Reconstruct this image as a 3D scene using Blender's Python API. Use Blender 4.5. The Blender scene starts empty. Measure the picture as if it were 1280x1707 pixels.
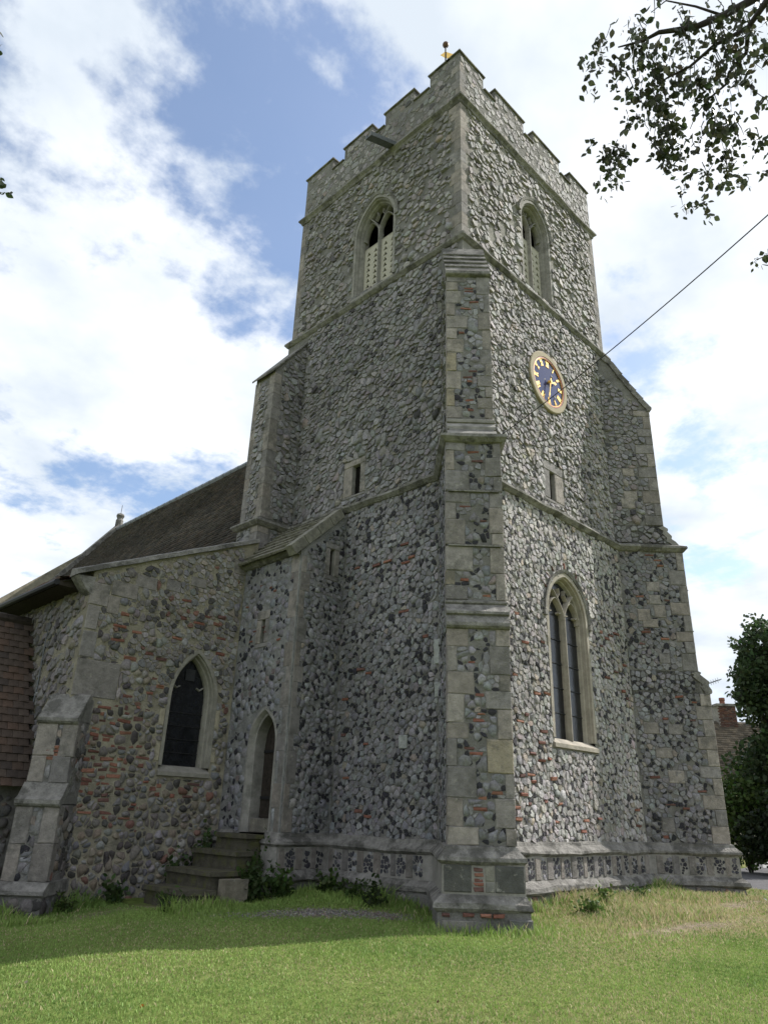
import bpy, math, random
import numpy as np
from mathutils import Matrix, Vector
from mathutils.geometry import tessellate_polygon

# ------------------------------------------------------------------ camera, sky, sun, exposure
S = bpy.context.scene
COL = S.collection
R_ = np.array((0.7012998567838438, -0.7121773947383615, 0.031334793738592076))
U_ = np.array((-0.2953908903890086, -0.25031241380017255, 0.9220021243862292))
F_ = np.array((0.6487855830319821, 0.655855970409061, 0.38591477469596835))
O_ = np.array((-9.481071412763189, -7.496555240211915, 1.3673988497769591))
cd = bpy.data.cameras.new('camera'); cam = bpy.data.objects.new('camera', cd); COL.objects.link(cam)
cd.sensor_fit = 'HORIZONTAL'; cd.sensor_width = 36; cd.lens = 33.8796; cd.clip_end = 2000
cam.matrix_world = Matrix(((R_[0], U_[0], -F_[0], O_[0]), (R_[1], U_[1], -F_[1], O_[1]), (R_[2], U_[2], -F_[2], O_[2]), (0, 0, 0, 1)))
S.camera = cam
S.render.resolution_x, S.render.resolution_y = 767, 1024
S.view_settings.view_transform = 'Standard'; S.view_settings.look = 'None'
S.view_settings.exposure = 0.46; S.view_settings.gamma = 1.0

SUN_EL = math.radians(46)
SUN_TO = np.array((0.937, -0.349))                        # horizontal direction towards the sun
W = bpy.data.worlds.new('World'); S.world = W; W.use_nodes = True
nt = W.node_tree; nt.nodes.clear()
def wn(t, **k):
    n = nt.nodes.new(t)
    for a, b in k.items(): setattr(n, a, b)
    return n
def wmath(op, a, b=None, c=None):
    n = wn('ShaderNodeMath', operation=op)
    for i, v in enumerate((a, b, c)):
        if v is None: continue
        if isinstance(v, (int, float)): n.inputs[i].default_value = v
        else: nt.links.new(v, n.inputs[i])
    return n.outputs[0]
sky = wn('ShaderNodeTexSky', sky_type='NISHITA', sun_disc=False)
sky.sun_elevation = SUN_EL; sky.sun_rotation = math.atan2(SUN_TO[0], SUN_TO[1])
sky.air_density = 1.0; sky.dust_density = 1.0; sky.ozone_density = 1.5
tc = wn('ShaderNodeTexCoord'); sp = wn('ShaderNodeSeparateXYZ'); nt.links.new(tc.outputs['Generated'], sp.inputs[0])
zz = wmath('ADD', wmath('MAXIMUM', sp.outputs[2], 0.0), 0.22)
cx = wmath('DIVIDE', sp.outputs[0], zz); cy = wmath('DIVIDE', sp.outputs[1], zz)
cb = wn('ShaderNodeCombineXYZ'); nt.links.new(cx, cb.inputs[0]); nt.links.new(cy, cb.inputs[1])
CLOUD_OFF = (-5.6214, 59.916, 25.5676)
va = wn('ShaderNodeVectorMath', operation='ADD'); nt.links.new(cb.outputs[0], va.inputs[0]); va.inputs[1].default_value = CLOUD_OFF
n1 = wn('ShaderNodeTexNoise'); n1.inputs['Scale'].default_value = 1.7; n1.inputs['Detail'].default_value = 10; n1.inputs['Roughness'].default_value = 0.58; n1.inputs['Distortion'].default_value = 0.1
nt.links.new(va.outputs[0], n1.inputs['Vector'])
n2 = wn('ShaderNodeTexNoise'); n2.inputs['Scale'].default_value = 4.2; n2.inputs['Detail'].default_value = 6
nt.links.new(va.outputs[0], n2.inputs['Vector'])
mr = wn('ShaderNodeMapRange', interpolation_type='SMOOTHSTEP'); mr.inputs['From Min'].default_value = 0.36; mr.inputs['From Max'].default_value = 0.468; mr.inputs['To Min'].default_value = 0.07
n3w = wn('ShaderNodeTexNoise'); n3w.inputs['Scale'].default_value = 7.5; n3w.inputs['Detail'].default_value = 8; n3w.inputs['Roughness'].default_value = 0.6; nt.links.new(va.outputs[0], n3w.inputs['Vector'])
nt.links.new(wmath('MULTIPLY_ADD', n3w.outputs[0], 0.30, wmath('SUBTRACT', n1.outputs[0], 0.15)), mr.inputs['Value'])
cr = wn('ShaderNodeValToRGB'); nt.links.new(n2.outputs[0], cr.inputs[0])
cr.color_ramp.elements[0].position = 0.36; cr.color_ramp.elements[0].color = (0.66, 0.73, 0.81, 1)
cr.color_ramp.elements[1].position = 0.66; cr.color_ramp.elements[1].color = (0.955, 0.985, 1.035, 1)
skm = wn('ShaderNodeVectorMath', operation='SCALE'); nt.links.new(sky.outputs[0], skm.inputs[0]); skm.inputs['Scale'].default_value = 1.25
clm = wn('ShaderNodeVectorMath', operation='SCALE'); nt.links.new(cr.outputs[0], clm.inputs[0]); clm.inputs['Scale'].default_value = 7.3
mx = wn('ShaderNodeMix', data_type='RGBA'); nt.links.new(mr.outputs[0], mx.inputs['Factor'])
nt.links.new(skm.outputs[0], mx.inputs['A']); nt.links.new(clm.outputs[0], mx.inputs['B'])
bg = wn('ShaderNodeBackground'); bg.inputs['Strength'].default_value = 0.12; nt.links.new(mx.outputs['Result'], bg.inputs['Color'])
wo = wn('ShaderNodeOutputWorld'); nt.links.new(bg.outputs[0], wo.inputs['Surface'])

sd = bpy.data.lights.new('sun', 'SUN'); sd.energy = 5.0; sd.angle = math.radians(0.53); sd.color = (1.0, 0.965, 0.905)
sun = bpy.data.objects.new('sun', sd); COL.objects.link(sun)
to = Vector((SUN_TO[0]*math.cos(SUN_EL), SUN_TO[1]*math.cos(SUN_EL), math.sin(SUN_EL)))
sun.rotation_euler = to.to_track_quat('Z', 'Y').to_euler(); sun.location = (30, -20, 40)

# ------------------------------------------------------------------ helpers
rng = np.random.default_rng(7)
random.seed(7)
A3 = lambda *p: np.array(p, float)
S2 = 2 ** -.5
UP = A3(0, 0, 1)

def mat(name, base=(.5, .5, .5), rough=.85, attr=False, nscale=8, namp=.35, bump=.4, bscale=30, bdist=.02, spec=.3, extra=None, detail=5):
    m = bpy.data.materials.new(name); m.use_nodes = True; t = m.node_tree; b = t.nodes['Principled BSDF']
    b.inputs['Roughness'].default_value = rough; b.inputs['Specular IOR Level'].default_value = spec
    c = t.nodes.new('ShaderNodeTexCoord')
    if attr:
        src = t.nodes.new('ShaderNodeVertexColor'); src.layer_name = 'Col'; so = src.outputs[0]
    else:
        src = t.nodes.new('ShaderNodeRGB'); src.outputs[0].default_value = (*base, 1); so = src.outputs[0]
    n = t.nodes.new('ShaderNodeTexNoise'); n.inputs['Scale'].default_value = nscale; n.inputs['Detail'].default_value = detail; n.inputs['Roughness'].default_value = .65
    t.links.new(c.outputs['Object'], n.inputs['Vector'])
    r = t.nodes.new('ShaderNodeMapRange'); r.inputs['From Min'].default_value = .25; r.inputs['From Max'].default_value = .75
    r.inputs['To Min'].default_value = 1-namp; r.inputs['To Max'].default_value = 1+namp
    t.links.new(n.outputs[0], r.inputs['Value'])
    mul = t.nodes.new('ShaderNodeVectorMath'); mul.operation = 'SCALE'; t.links.new(so, mul.inputs[0]); t.links.new(r.outputs[0], mul.inputs['Scale'])
    out = mul.outputs[0]
    if extra:                                   # (colour, scale, threshold): blotches of lichen, soot or dirt
        for (ec, es, th, wd, am) in extra:
            n3 = t.nodes.new('ShaderNodeTexNoise'); n3.inputs['Scale'].default_value = es; n3.inputs['Detail'].default_value = 6; n3.inputs['Roughness'].default_value = .7
            t.links.new(c.outputs['Object'], n3.inputs['Vector'])
            r3 = t.nodes.new('ShaderNodeMapRange'); r3.inputs['From Min'].default_value = th; r3.inputs['From Max'].default_value = th+wd; r3.inputs['To Max'].default_value = am
            t.links.new(n3.outputs[0], r3.inputs['Value'])
            mm = t.nodes.new('ShaderNodeMix'); mm.data_type = 'RGBA'; t.links.new(r3.outputs[0], mm.inputs['Factor']); t.links.new(out, mm.inputs['A']); mm.inputs['B'].default_value = (*ec, 1)
            out = mm.outputs['Result']
    t.links.new(out, b.inputs['Base Color'])
    if bump:
        n4 = t.nodes.new('ShaderNodeTexNoise'); n4.inputs['Scale'].default_value = bscale; n4.inputs['Detail'].default_value = 5; n4.inputs['Roughness'].default_value = .7
        t.links.new(c.outputs['Object'], n4.inputs['Vector'])
        bp = t.nodes.new('ShaderNodeBump'); bp.inputs['Strength'].default_value = bump; bp.inputs['Distance'].default_value = bdist
        t.links.new(n4.outputs[0], bp.inputs['Height']); t.links.new(bp.outputs[0], b.inputs['Normal'])
    return m

M = {}
M['flint'] = mat('flint', attr=True, rough=.75, nscale=26, namp=.40, bump=.7, bscale=40, bdist=.02, spec=.18, extra=[((.42, .41, .37), 9, .60, .10, .45), ((.05, .05, .055), 17, .64, .08, .6)])
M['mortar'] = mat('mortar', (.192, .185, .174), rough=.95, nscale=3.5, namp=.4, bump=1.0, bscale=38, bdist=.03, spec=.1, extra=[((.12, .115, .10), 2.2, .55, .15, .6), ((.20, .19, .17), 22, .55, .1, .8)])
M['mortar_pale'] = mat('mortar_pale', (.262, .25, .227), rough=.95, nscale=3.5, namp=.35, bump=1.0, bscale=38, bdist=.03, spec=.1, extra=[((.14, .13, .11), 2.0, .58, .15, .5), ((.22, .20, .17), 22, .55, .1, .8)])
M['mortar_grey'] = mat('mortar_grey', (.225, .222, .218), rough=.95, nscale=5, namp=.4, bump=1.0, bscale=25, bdist=.04, spec=.1, extra=[((.36, .355, .33), 6, .55, .12, .7), ((.10, .10, .10), 12, .62, .08, .7)])
M['ashlar'] = mat('limestone', attr=True, rough=.92, nscale=7, namp=.34, bump=.9, bscale=24, bdist=.025, spec=.12, extra=[((.11, .106, .096), 2.6, .50, .14, .75), ((.37, .355, .31), 9, .60, .08, .6), ((.08, .078, .07), 20, .66, .05, .6)])
M['string'] = mat('weathered_stone', (.222, .212, .198), rough=.95, nscale=6, namp=.5, bump=1.0, bscale=18, bdist=.04, spec=.12, extra=[((.085, .082, .075), 2.2, .49, .10, .8), ((.42, .42, .38), 9, .66, .05, .6), ((.25, .24, .09), 6, .68, .06, .5)])
M['dressed'] = mat('dressed_stone', (.32, .29, .245), rough=.88, nscale=5, namp=.28, bump=.5, bscale=26, bdist=.015, spec=.15, extra=[((.19, .178, .155), 2.8, .52, .16, .65), ((.36, .25, .13), 4, .64, .08, .5)])
M['dressed_grey'] = mat('dressed_grey_stone', (.255, .243, .225), rough=.9, nscale=6, namp=.32, bump=.6, bscale=26, bdist=.02, spec=.15, extra=[((.13, .125, .112), 2.6, .52, .14, .7), ((.40, .38, .33), 11, .64, .07, .5)])
M['dressed_pale'] = mat('dressed_pale_stone', (.262, .247, .215), rough=.9, nscale=6, namp=.3, bump=.5, bscale=26, bdist=.02, spec=.15, extra=[((.16, .15, .13), 3.5, .54, .16, .6)])
M['brick'] = mat('brick', attr=True, rough=.9, nscale=20, namp=.35, bump=.5, bscale=60, bdist=.01, spec=.2, extra=[((.25, .22, .19), 12, .64, .08, .6)])
M['glass'] = mat('leaded_glass', (.012, .013, .016), rough=.16, nscale=9, namp=.6, bump=.25, bscale=7, bdist=.02, spec=.5)
M['dark'] = mat('dark_interior', (.012, .011, .01), rough=1, bump=0, spec=0)  # near-black colour standing in for the unlit space behind openings
M['wood'] = mat('door_wood', (.036, .029, .024), rough=.8, nscale=14, namp=.5, bump=.5, bscale=40, spec=.2)
M['louvre'] = mat('louvre_board', (.40, .375, .32), rough=.8, nscale=6, namp=.15, bump=.15, spec=.2)
M['tile'] = mat('roof_tile', attr=True, rough=.9, nscale=14, namp=.4, bump=.5, bscale=45, bdist=.01, spec=.12, extra=[((.05, .046, .042), 3, .55, .2, .5), ((.24, .23, .20), 28, .70, .04, .6)])
M['slab'] = mat('roof_slab', (.20, .19, .16), rough=.95, nscale=8, namp=.5, bump=.9, bscale=18, bdist=.04, spec=.1, extra=[((.34, .335, .28), 7, .58, .08, .7), ((.16, .16, .06), 5, .6, .1, .6), ((.06, .06, .055), 9, .6, .1, .7)])
M['lead'] = mat('lead', (.13, .14, .155), rough=.55, nscale=8, namp=.3, bump=.1, spec=.4)
M['reflection_grey'] = mat('reflection_grey', (.035, .036, .04), rough=.7, spec=.2)  # flat grey for the reflection painted into the aisle window
M['iron'] = mat('black_iron', (.015, .015, .017), rough=.6, bump=0, spec=.3)
M['gold'] = mat('gilding', (.85, .56, .16), rough=.32, namp=.12, bump=.1, spec=.5); M['gold'].node_tree.nodes['Principled BSDF'].inputs['Metallic'].default_value = .75
M['red'] = mat('red_paint', (.32, .02, .02), rough=.5, bump=0)
M['dial'] = mat('blue_dial', (.010, .022, .10), rough=.12, nscale=3, namp=.12, bump=.02, bscale=4, spec=.4)
M['dialstone'] = mat('clock_surround_stone', (.35, .30, .21), rough=.85, nscale=7, namp=.15, bump=.15, spec=.2)
M['bark'] = mat('bark', (.045, .038, .036), rough=.9, nscale=12, namp=.5, bump=.8, bscale=20, bdist=.03)
M['white'] = mat('white_paint', (.75, .75, .73), rough=.6, bump=.05, namp=.08)
M['render'] = mat('cream_render', (.50, .45, .36), rough=.9, nscale=2, namp=.2, bump=.2)
M['tarmac'] = mat('tarmac', (.085, .082, .085), rough=.9, nscale=3, namp=.3, bump=.6, bscale=90, bdist=.01, spec=.2)
M['cable'] = mat('cable', (.012, .012, .013), rough=.6, bump=0)
M['stepstone'] = mat('step_stone', (.082, .076, .058), rough=.95, nscale=7, namp=.4, bump=.8, bscale=16, bdist=.03, spec=.1, extra=[((.10, .105, .04), 4, .50, .12, .7), ((.07, .065, .055), 6, .58, .1, .7)])

def leafmat(name, attr=True, trans=.35, rough=.5):
    m = bpy.data.materials.new(name); m.use_nodes = True; t = m.node_tree; b = t.nodes['Principled BSDF']
    src = t.nodes.new('ShaderNodeVertexColor'); src.layer_name = 'Col'
    t.links.new(src.outputs[0], b.inputs['Base Color']); b.inputs['Roughness'].default_value = rough; b.inputs['Specular IOR Level'].default_value = .3
    tr = t.nodes.new('ShaderNodeBsdfTranslucent'); t.links.new(src.outputs[0], tr.inputs[0])
    mxs = t.nodes.new('ShaderNodeMixShader'); mxs.inputs[0].default_value = trans
    t.links.new(b.outputs[0], mxs.inputs[1]); t.links.new(tr.outputs[0], mxs.inputs[2]); t.links.new(mxs.outputs[0], t.nodes['Material Output'].inputs[0])
    return m
M['leaf'] = leafmat('leaf'); M['grass'] = leafmat('grass_blade', trans=.3, rough=.6); M['birchleaf'] = leafmat('birch_leaf', trans=.32, rough=.45)

def wloc(o):
    p = np.zeros(3)
    while o is not None: p += np.array(o.location); o = o.parent
    return p

def mesh(name, verts, faces, m, parent=None, cols=None, smooth=False, kind=None):
    """ONE mesh object; verts are given in world metres."""
    verts = np.asarray(verts, float).reshape(-1, 3)
    if parent is not None: verts = verts - wloc(parent)
    me = bpy.data.meshes.new(name)
    if isinstance(faces, np.ndarray):
        k = faces.shape[1]; n = len(faces)
        me.vertices.add(len(verts)); me.vertices.foreach_set('co', verts.astype(np.float32).ravel())
        me.loops.add(n*k); me.loops.foreach_set('vertex_index', faces.astype(np.int32).ravel())
        me.polygons.add(n); me.polygons.foreach_set('loop_start', np.arange(0, n*k, k, dtype=np.int32))
        me.update(calc_edges=True)
    else:
        me.from_pydata([tuple(p) for p in verts], [], faces)
    if smooth: me.polygons.foreach_set('use_smooth', np.ones(len(me.polygons), bool))
    if cols is not None:
        ca = me.color_attributes.new('Col', 'FLOAT_COLOR', 'POINT')
        c = np.ones((len(verts), 4), np.float32); c[:, :3] = cols; ca.data.foreach_set('color', c.ravel())
    if m is not None: me.materials.append(m)
    o = bpy.data.objects.new(name, me); COL.objects.link(o); o.parent = parent
    if kind: o['kind'] = kind
    return o

def thing(name, label, cat, loc=(0, 0, 0), group=None):
    o = bpy.data.objects.new(name, None); COL.objects.link(o); o.location = loc; o.empty_display_size = .2
    o['label'] = label; o['category'] = cat
    if group: o['group'] = group
    return o
def tag(o, label, cat, group=None):
    o['label'] = label; o['category'] = cat
    if group: o['group'] = group
    return o

class MB:
    """collects shapes for one mesh"""
    def __init__(s): s.v = []; s.f = []; s.c = []
    def add(s, v, f, c=None):
        o = len(s.v); s.v += [tuple(p) for p in v]; s.f += [tuple(i+o for i in q) for q in f]
        if c is not None: s.c += [tuple(c)]*len(v)
        return s
    def hexa(s, p, c=None):       # 8 corners: bottom loop 0-3, top loop 4-7
        return s.add(p, [(3, 2, 1, 0), (4, 5, 6, 7), (0, 1, 5, 4), (1, 2, 6, 5), (2, 3, 7, 6), (3, 0, 4, 7)], c)
    def box(s, a, b, c=None):
        (x0, y0, z0), (x1, y1, z1) = a, b
        return s.hexa([(x0, y0, z0), (x1, y0, z0), (x1, y1, z0), (x0, y1, z0), (x0, y0, z1), (x1, y0, z1), (x1, y1, z1), (x0, y1, z1)], c)
    def obox(s, P, ax, ay, az, c=None):    # origin + three edge vectors
        P, ax, ay, az = map(np.asarray, (P, ax, ay, az))
        return s.hexa([P, P+ax, P+ax+ay, P+ay, P+az, P+ax+az, P+ax+ay+az, P+ay+az], c)
    def tube(s, pts, rad, k=8, c=None):
        pts = [np.asarray(p, float) for p in pts]; n = len(pts); V = []
        if isinstance(rad, (int, float)): rad = [rad]*n
        for i in range(n):
            d = pts[min(i+1, n-1)]-pts[max(i-1, 0)]; d /= np.linalg.norm(d)+1e-9
            a = np.cross(d, UP) if abs(d[2]) < .95 else np.cross(d, A3(1, 0, 0)); a /= np.linalg.norm(a); b = np.cross(d, a)
            V += [pts[i]+rad[i]*(a*math.cos(2*math.pi*j/k)+b*math.sin(2*math.pi*j/k)) for j in range(k)]
        F = [(i*k+j, i*k+(j+1) % k, (i+1)*k+(j+1) % k, (i+1)*k+j) for i in range(n-1) for j in range(k)]
        F += [tuple(range(k))[::-1], tuple((n-1)*k+j for j in range(k))]
        return s.add(V, F, c)
    def build(s, name, m, parent=None, smooth=False, kind=None):
        return mesh(name, s.v, s.f, m, parent, cols=np.array(s.c) if s.c else None, smooth=smooth, kind=kind)

def projpx(P):
    d = np.asarray(P)-O_; w = d@F_; f = 1204.6
    return np.stack([640+f*(d@R_)/w, 853.5-f*(d@U_)/w], -1), w

def vnoise(u, v, s, seed=0):
    r = np.random.default_rng(seed); o = np.zeros_like(u, dtype=float)
    for i in range(6):
        a = r.uniform(0, 6.28); k = s*r.uniform(.6, 1.7); o += np.sin(k*(u*math.cos(a)+v*math.sin(a))+r.uniform(0, 6.28))
    return o/6*1.6

# ---- rounded flints packed into a convex region of a wall plane
PAL = {}
def pal(name, *items):
    w = np.array([i[0] for i in items], float); PAL[name] = (w/w.sum(), np.array([i[1] for i in items], float)*(1.02, .99, 1.05))
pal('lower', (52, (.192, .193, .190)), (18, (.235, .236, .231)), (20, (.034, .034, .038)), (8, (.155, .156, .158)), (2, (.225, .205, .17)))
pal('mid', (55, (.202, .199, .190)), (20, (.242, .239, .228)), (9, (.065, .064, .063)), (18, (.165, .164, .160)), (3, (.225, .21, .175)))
pal('belfry', (52, (.225, .219, .203)), (22, (.265, .258, .239)), (6, (.09, .088, .083)), (18, (.186, .182, .170)), (4, (.25, .228, .185)))
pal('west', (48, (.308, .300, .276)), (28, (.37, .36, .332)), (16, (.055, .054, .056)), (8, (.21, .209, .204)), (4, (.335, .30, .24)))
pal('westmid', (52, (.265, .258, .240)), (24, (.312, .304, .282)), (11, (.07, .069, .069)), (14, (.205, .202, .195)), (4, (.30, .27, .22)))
pal('turret', (48, (.210, .213, .217)), (24, (.245, .248, .252)), (24, (.034, .034, .040)), (4, (.16, .14, .13)))
pal('aisle', (34, (.165, .155, .138)), (22, (.245, .240, .224)), (18, (.075, .070, .064)), (12, (.215, .185, .14)), (12, (.15, .15, .148)), (4, (.17, .10, .075)))
pal('aisletop', (42, (.205, .197, .180)), (26, (.255, .249, .231)), (14, (.085, .082, .078)), (8, (.225, .20, .158)), (10, (.165, .164, .160)), (2, (.18, .105, .08)))
pal('panel', (70, (.045, .045, .05)), (20, (.10, .10, .105)), (10, (.25, .25, .25)))
STY = dict(
    lower=dict(cu=.073, cv=.055, rem=.40, gap=.002, h=(.005, .020), pal='lower', drop=.03, jit=.48, wt=.55, tilt=.10, dark=.72),
    mid=dict(cu=.150, cv=.060, rem=.34, gap=.003, h=(.016, .040), pal='mid', drop=.03, jit=.40, wt=.25, tilt=.42, dark=.10),
    belfry=dict(cu=.150, cv=.092, rem=.30, gap=.008, h=(.018, .050), pal='belfry', drop=.16, jit=.44, wt=.30, tilt=.28, dark=.12),
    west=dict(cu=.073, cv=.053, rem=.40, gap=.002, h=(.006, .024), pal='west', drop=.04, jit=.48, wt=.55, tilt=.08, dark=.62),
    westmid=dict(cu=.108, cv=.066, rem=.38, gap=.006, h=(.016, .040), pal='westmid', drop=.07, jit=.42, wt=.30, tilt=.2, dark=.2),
    parapet=dict(cu=.170, cv=.100, rem=.12, gap=.006, h=(.006, .020), pal='belfry', drop=.18, jit=.42, wt=.3, dark=.05),
    turret=dict(cu=.092, cv=.074, rem=.40, gap=.006, h=(.004, .014), pal='turret', drop=.22, jit=.46, wt=.5, dark=.75),
    aisle=dict(cu=.110, cv=.070, rem=.42, gap=.007, h=(.018, .045), pal='aisle', drop=.03, jit=.44, wt=.34, smooth=True, sized=False),
    aisletop=dict(cu=.095, cv=.057, rem=.42, gap=.005, h=(.010, .030), pal='aisletop', drop=.10, jit=.44, wt=.34, sized=False, tilt=.15),
    panel=dict(cu=.062, cv=.062, rem=.12, gap=.0035, h=(.003, .010), pal='panel', drop=.0, jit=.34, sized=False),
    rubble=dict(cu=.150, cv=.100, rem=.15, gap=.006, h=(.010, .030), pal='aisle', drop=.1, jit=.4, sized=False),
    butt=dict(cu=.085, cv=.062, rem=.38, gap=.003, h=(.004, .014), pal='lower', drop=.12, jit=.46, wt=.5, dark=.6),
)
K = 10
STONES = {}     # thing name -> list of (verts (n,2K+1,3), cols (n,3), smooth)
TH = np.arange(K)*2*math.pi/K

def flints(key, P0, U, V, poly, style, holes=(), shade=1.0):
    """pack flints into a convex region (CCW in u, v); U runs to the right seen from outside, U x V points out of the wall"""
    st = STY[style]; cu, cv = st['cu'], st['cv']; P0, U, V = map(np.asarray, (P0, U, V)); N = np.cross(U, V); rnd = st.get('smooth', False)
    poly = np.asarray(poly, float); lo = poly.min(0); hi = poly.max(0)
    nc = int((hi[0]-lo[0])/cu)+9; nr = int((hi[1]-lo[1])/cv)+9
    gu = lo[0]+(np.arange(nc)-4)[None, :]*cu+(np.arange(nr) % 2)[:, None]*cu*.5; gv = np.repeat(lo[1]+(np.arange(nr)-4)[:, None]*cv, nc, 1)
    gu = gu+rng.uniform(-1, 1, (nr, nc))*cu*st['jit']; gv = gv+rng.uniform(-1, 1, (nr, nc))*cv*st['jit']
    wt = rng.normal(0, st.get('wt', .22), (nr, nc))*cu*cv
    dead = rng.random((nr, nc)) < st['rem']
    for (u0, u1, v0, v1) in holes: dead |= (gu > u0-.01) & (gu < u1+.01) & (gv > v0-.01) & (gv < v1+.01)
    th = TH[None, None, :]+rng.uniform(0, .6, (nr, nc))[..., None]; ct, sn = np.cos(th), np.sin(th)
    acc = np.zeros((nr, nc, K)); p = 9 if rnd else 13
    for dr in range(-2, 3):
        for dc in range(-3, 4):
            if dr == 0 and dc == 0: continue
            ju = np.roll(gu, (-dr, -dc), (0, 1)); jv = np.roll(gv, (-dr, -dc), (0, 1)); jd = np.roll(dead, (-dr, -dc), (0, 1)); jw = np.roll(wt, (-dr, -dc), (0, 1))
            du, dv = ju-gu, jv-gv; d2 = du*du+dv*dv; num = np.maximum(d2+wt-jw, .35*d2)/2
            den = du[..., None]*ct+dv[..., None]*sn
            r = np.where((den > 1e-6) & ~jd[..., None], np.maximum(num, 1e-4)[..., None]/np.maximum(den, 1e-6), 10)
            acc += r**-p
    r = acc**(-1/p)*1.08-st['gap']*rng.uniform(.3, 2.0, (nr, nc))[..., None]
    r = np.minimum(r, cu*1.75)
    n = len(poly); ok = ~dead & (rng.random((nr, nc)) > st['drop'])
    for i in range(n):
        a, b = poly[i], poly[(i+1) % n]; e = b-a; nn = A3(e[1], -e[0], 0)[:2]/np.linalg.norm(e)
        c = nn@a; s = c-(gu*nn[0]+gv*nn[1]); ok &= s > .012
        den = nn[0]*ct+nn[1]*sn
        r = np.minimum(r, np.where(den > 1e-4, np.maximum(s, .001)[..., None]/np.maximum(den, 1e-4), 10))
    for (u0, u1, v0, v1) in holes:
        dx = np.maximum(u0-gu, gu-u1); dy = np.maximum(v0-gv, gv-v1); near_ = (np.maximum(dx, dy) < cu*1.2)
        ax_ = dx >= dy; sg = np.where(ax_, np.where(u0-gu > gu-u1, 1, -1), np.where(v0-gv > gv-v1, 1, -1)); dd = np.maximum(np.where(ax_, dx, dy), .001)
        den = np.where(ax_[..., None], ct, sn)*sg[..., None]
        r = np.where(near_[..., None], np.minimum(r, np.where(den > 1e-4, dd[..., None]/np.maximum(den, 1e-4), 10)), r)
    r = r*rng.uniform(.83, 1.06, r.shape)
    ok &= r.mean(-1) > .014
    gu, gv, r, ct, sn = gu[ok], gv[ok], r[ok], ct[ok], sn[ok]; m = len(gu)
    if m == 0: return
    rm = r.mean(-1); rank = np.argsort(np.argsort(rm))/m
    h = rng.uniform(*st['h'], m)*np.clip(rm/(.5*cu), .6, 1.35)
    tl = rng.normal(0, .20, (m, 2)); tl[:, 1] -= st.get('tilt', 0.0)
    k1 = rng.uniform(.66, .84, (m, K)) if rnd else rng.uniform(.80, .95, (m, K))
    z1 = h[:, None]*((.72 if rnd else .88)+tl[:, :1]*ct+tl[:, 1:]*sn+rng.normal(0, .10, (m, K)))
    z1 = np.maximum(z1, .002)
    cu_, cv_ = rng.normal(0, .2, m)*rm, rng.normal(0, .2, m)*rm
    L = np.empty((m, 2*K+1, 3))
    L[:, :K, 0] = gu[:, None]+r*ct; L[:, :K, 1] = gv[:, None]+r*sn; L[:, :K, 2] = -.006
    L[:, K:2*K, 0] = gu[:, None]+k1*r*ct; L[:, K:2*K, 1] = gv[:, None]+k1*r*sn; L[:, K:2*K, 2] = z1
    L[:, 2*K, 0] = gu+cu_; L[:, 2*K, 1] = gv+cv_; L[:, 2*K, 2] = h*rng.uniform(.85, 1.2, m)
    X = P0+L[..., :1]*U+L[..., 1:2]*V+L[..., 2:3]*N
    w, cc = PAL[st['pal']]; pick = rng.choice(len(w), m, p=w); c = cc[pick]
    if st.get('sized', True):                 # broken dark flints are the small ones, whole pale ones the large
        lum = cc.mean(1); dk = np.where(lum < .13)[0]; lt = np.where(lum >= .13)[0]; wl = w[lt]/w[lt].sum()
        sw = (lum[pick] < .13) & (rank > .55) & (rng.random(m) < .8); c[sw] = cc[rng.choice(lt, sw.sum(), p=wl)]
        if len(dk): sw = (rank < .48) & (rng.random(m) < st.get('dark', .35)); c[sw] = cc[dk[0]]
    c = c*rng.uniform(.86, 1.13, m)[:, None]*(1+.16*vnoise(gu, gv, 1.9, 3)+.10*vnoise(gu, gv, 6, 5))[:, None]*shade
    c = c*(1+rng.normal(0, .025, (m, 3)))
    STONES.setdefault(key, []).append((X, np.clip(c, .012, .8), bool(rnd)))

_tf = [(i, (i+1) % K, K+(i+1) % K) for i in range(K)]+[(i, K+(i+1) % K, K+i) for i in range(K)]+[(K+i, K+(i+1) % K, 2*K) for i in range(K)]
TF = np.array(_tf)
def finish_stones(key, wall, root, nind=300):
    X = np.concatenate([a[0] for a in STONES[key]]); C = np.concatenate([a[1] for a in STONES[key]])
    sm = np.concatenate([np.full(len(a[0]), a[2]) for a in STONES[key]])
    n = len(X)
    px, w = projpx(X.reshape(-1, 3)); px = px.reshape(n, -1, 2)[:, :K]
    x, y = px[..., 0], px[..., 1]; area = .5*np.abs((x*np.roll(y, -1, 1)-y*np.roll(x, -1, 1)).sum(1))
    inside = (x.min(1) > 0) & (x.max(1) < 1280) & (y.min(1) > 0) & (y.max(1) < 1707)
    nrm = np.cross(X[:, 0]-X[:, 2*K], X[:, 2]-X[:, 2*K]); face = ((O_-X[:, 2*K])*nrm).sum(1) > 0
    order = np.argsort(-(area*inside*face)); first = order[:nind]; rest = order[nind:]
    for i in first:
        mesh('flint', X[i], TF, M['flint'], wall, cols=C[i], smooth=bool(sm[i]))
    if len(rest):
        F = (TF[None]+(np.arange(len(rest))*(2*K+1))[:, None, None]).reshape(-1, 3)
        o = mesh('flint_facing', X[rest].reshape(-1, 3), F, M['flint'], root, cols=np.repeat(C[rest], 2*K+1, 0), kind='stuff')
        o.data.polygons.foreach_set('use_smooth', np.repeat(sm[rest], len(TF)))
    print(key, 'stones', n)

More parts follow.
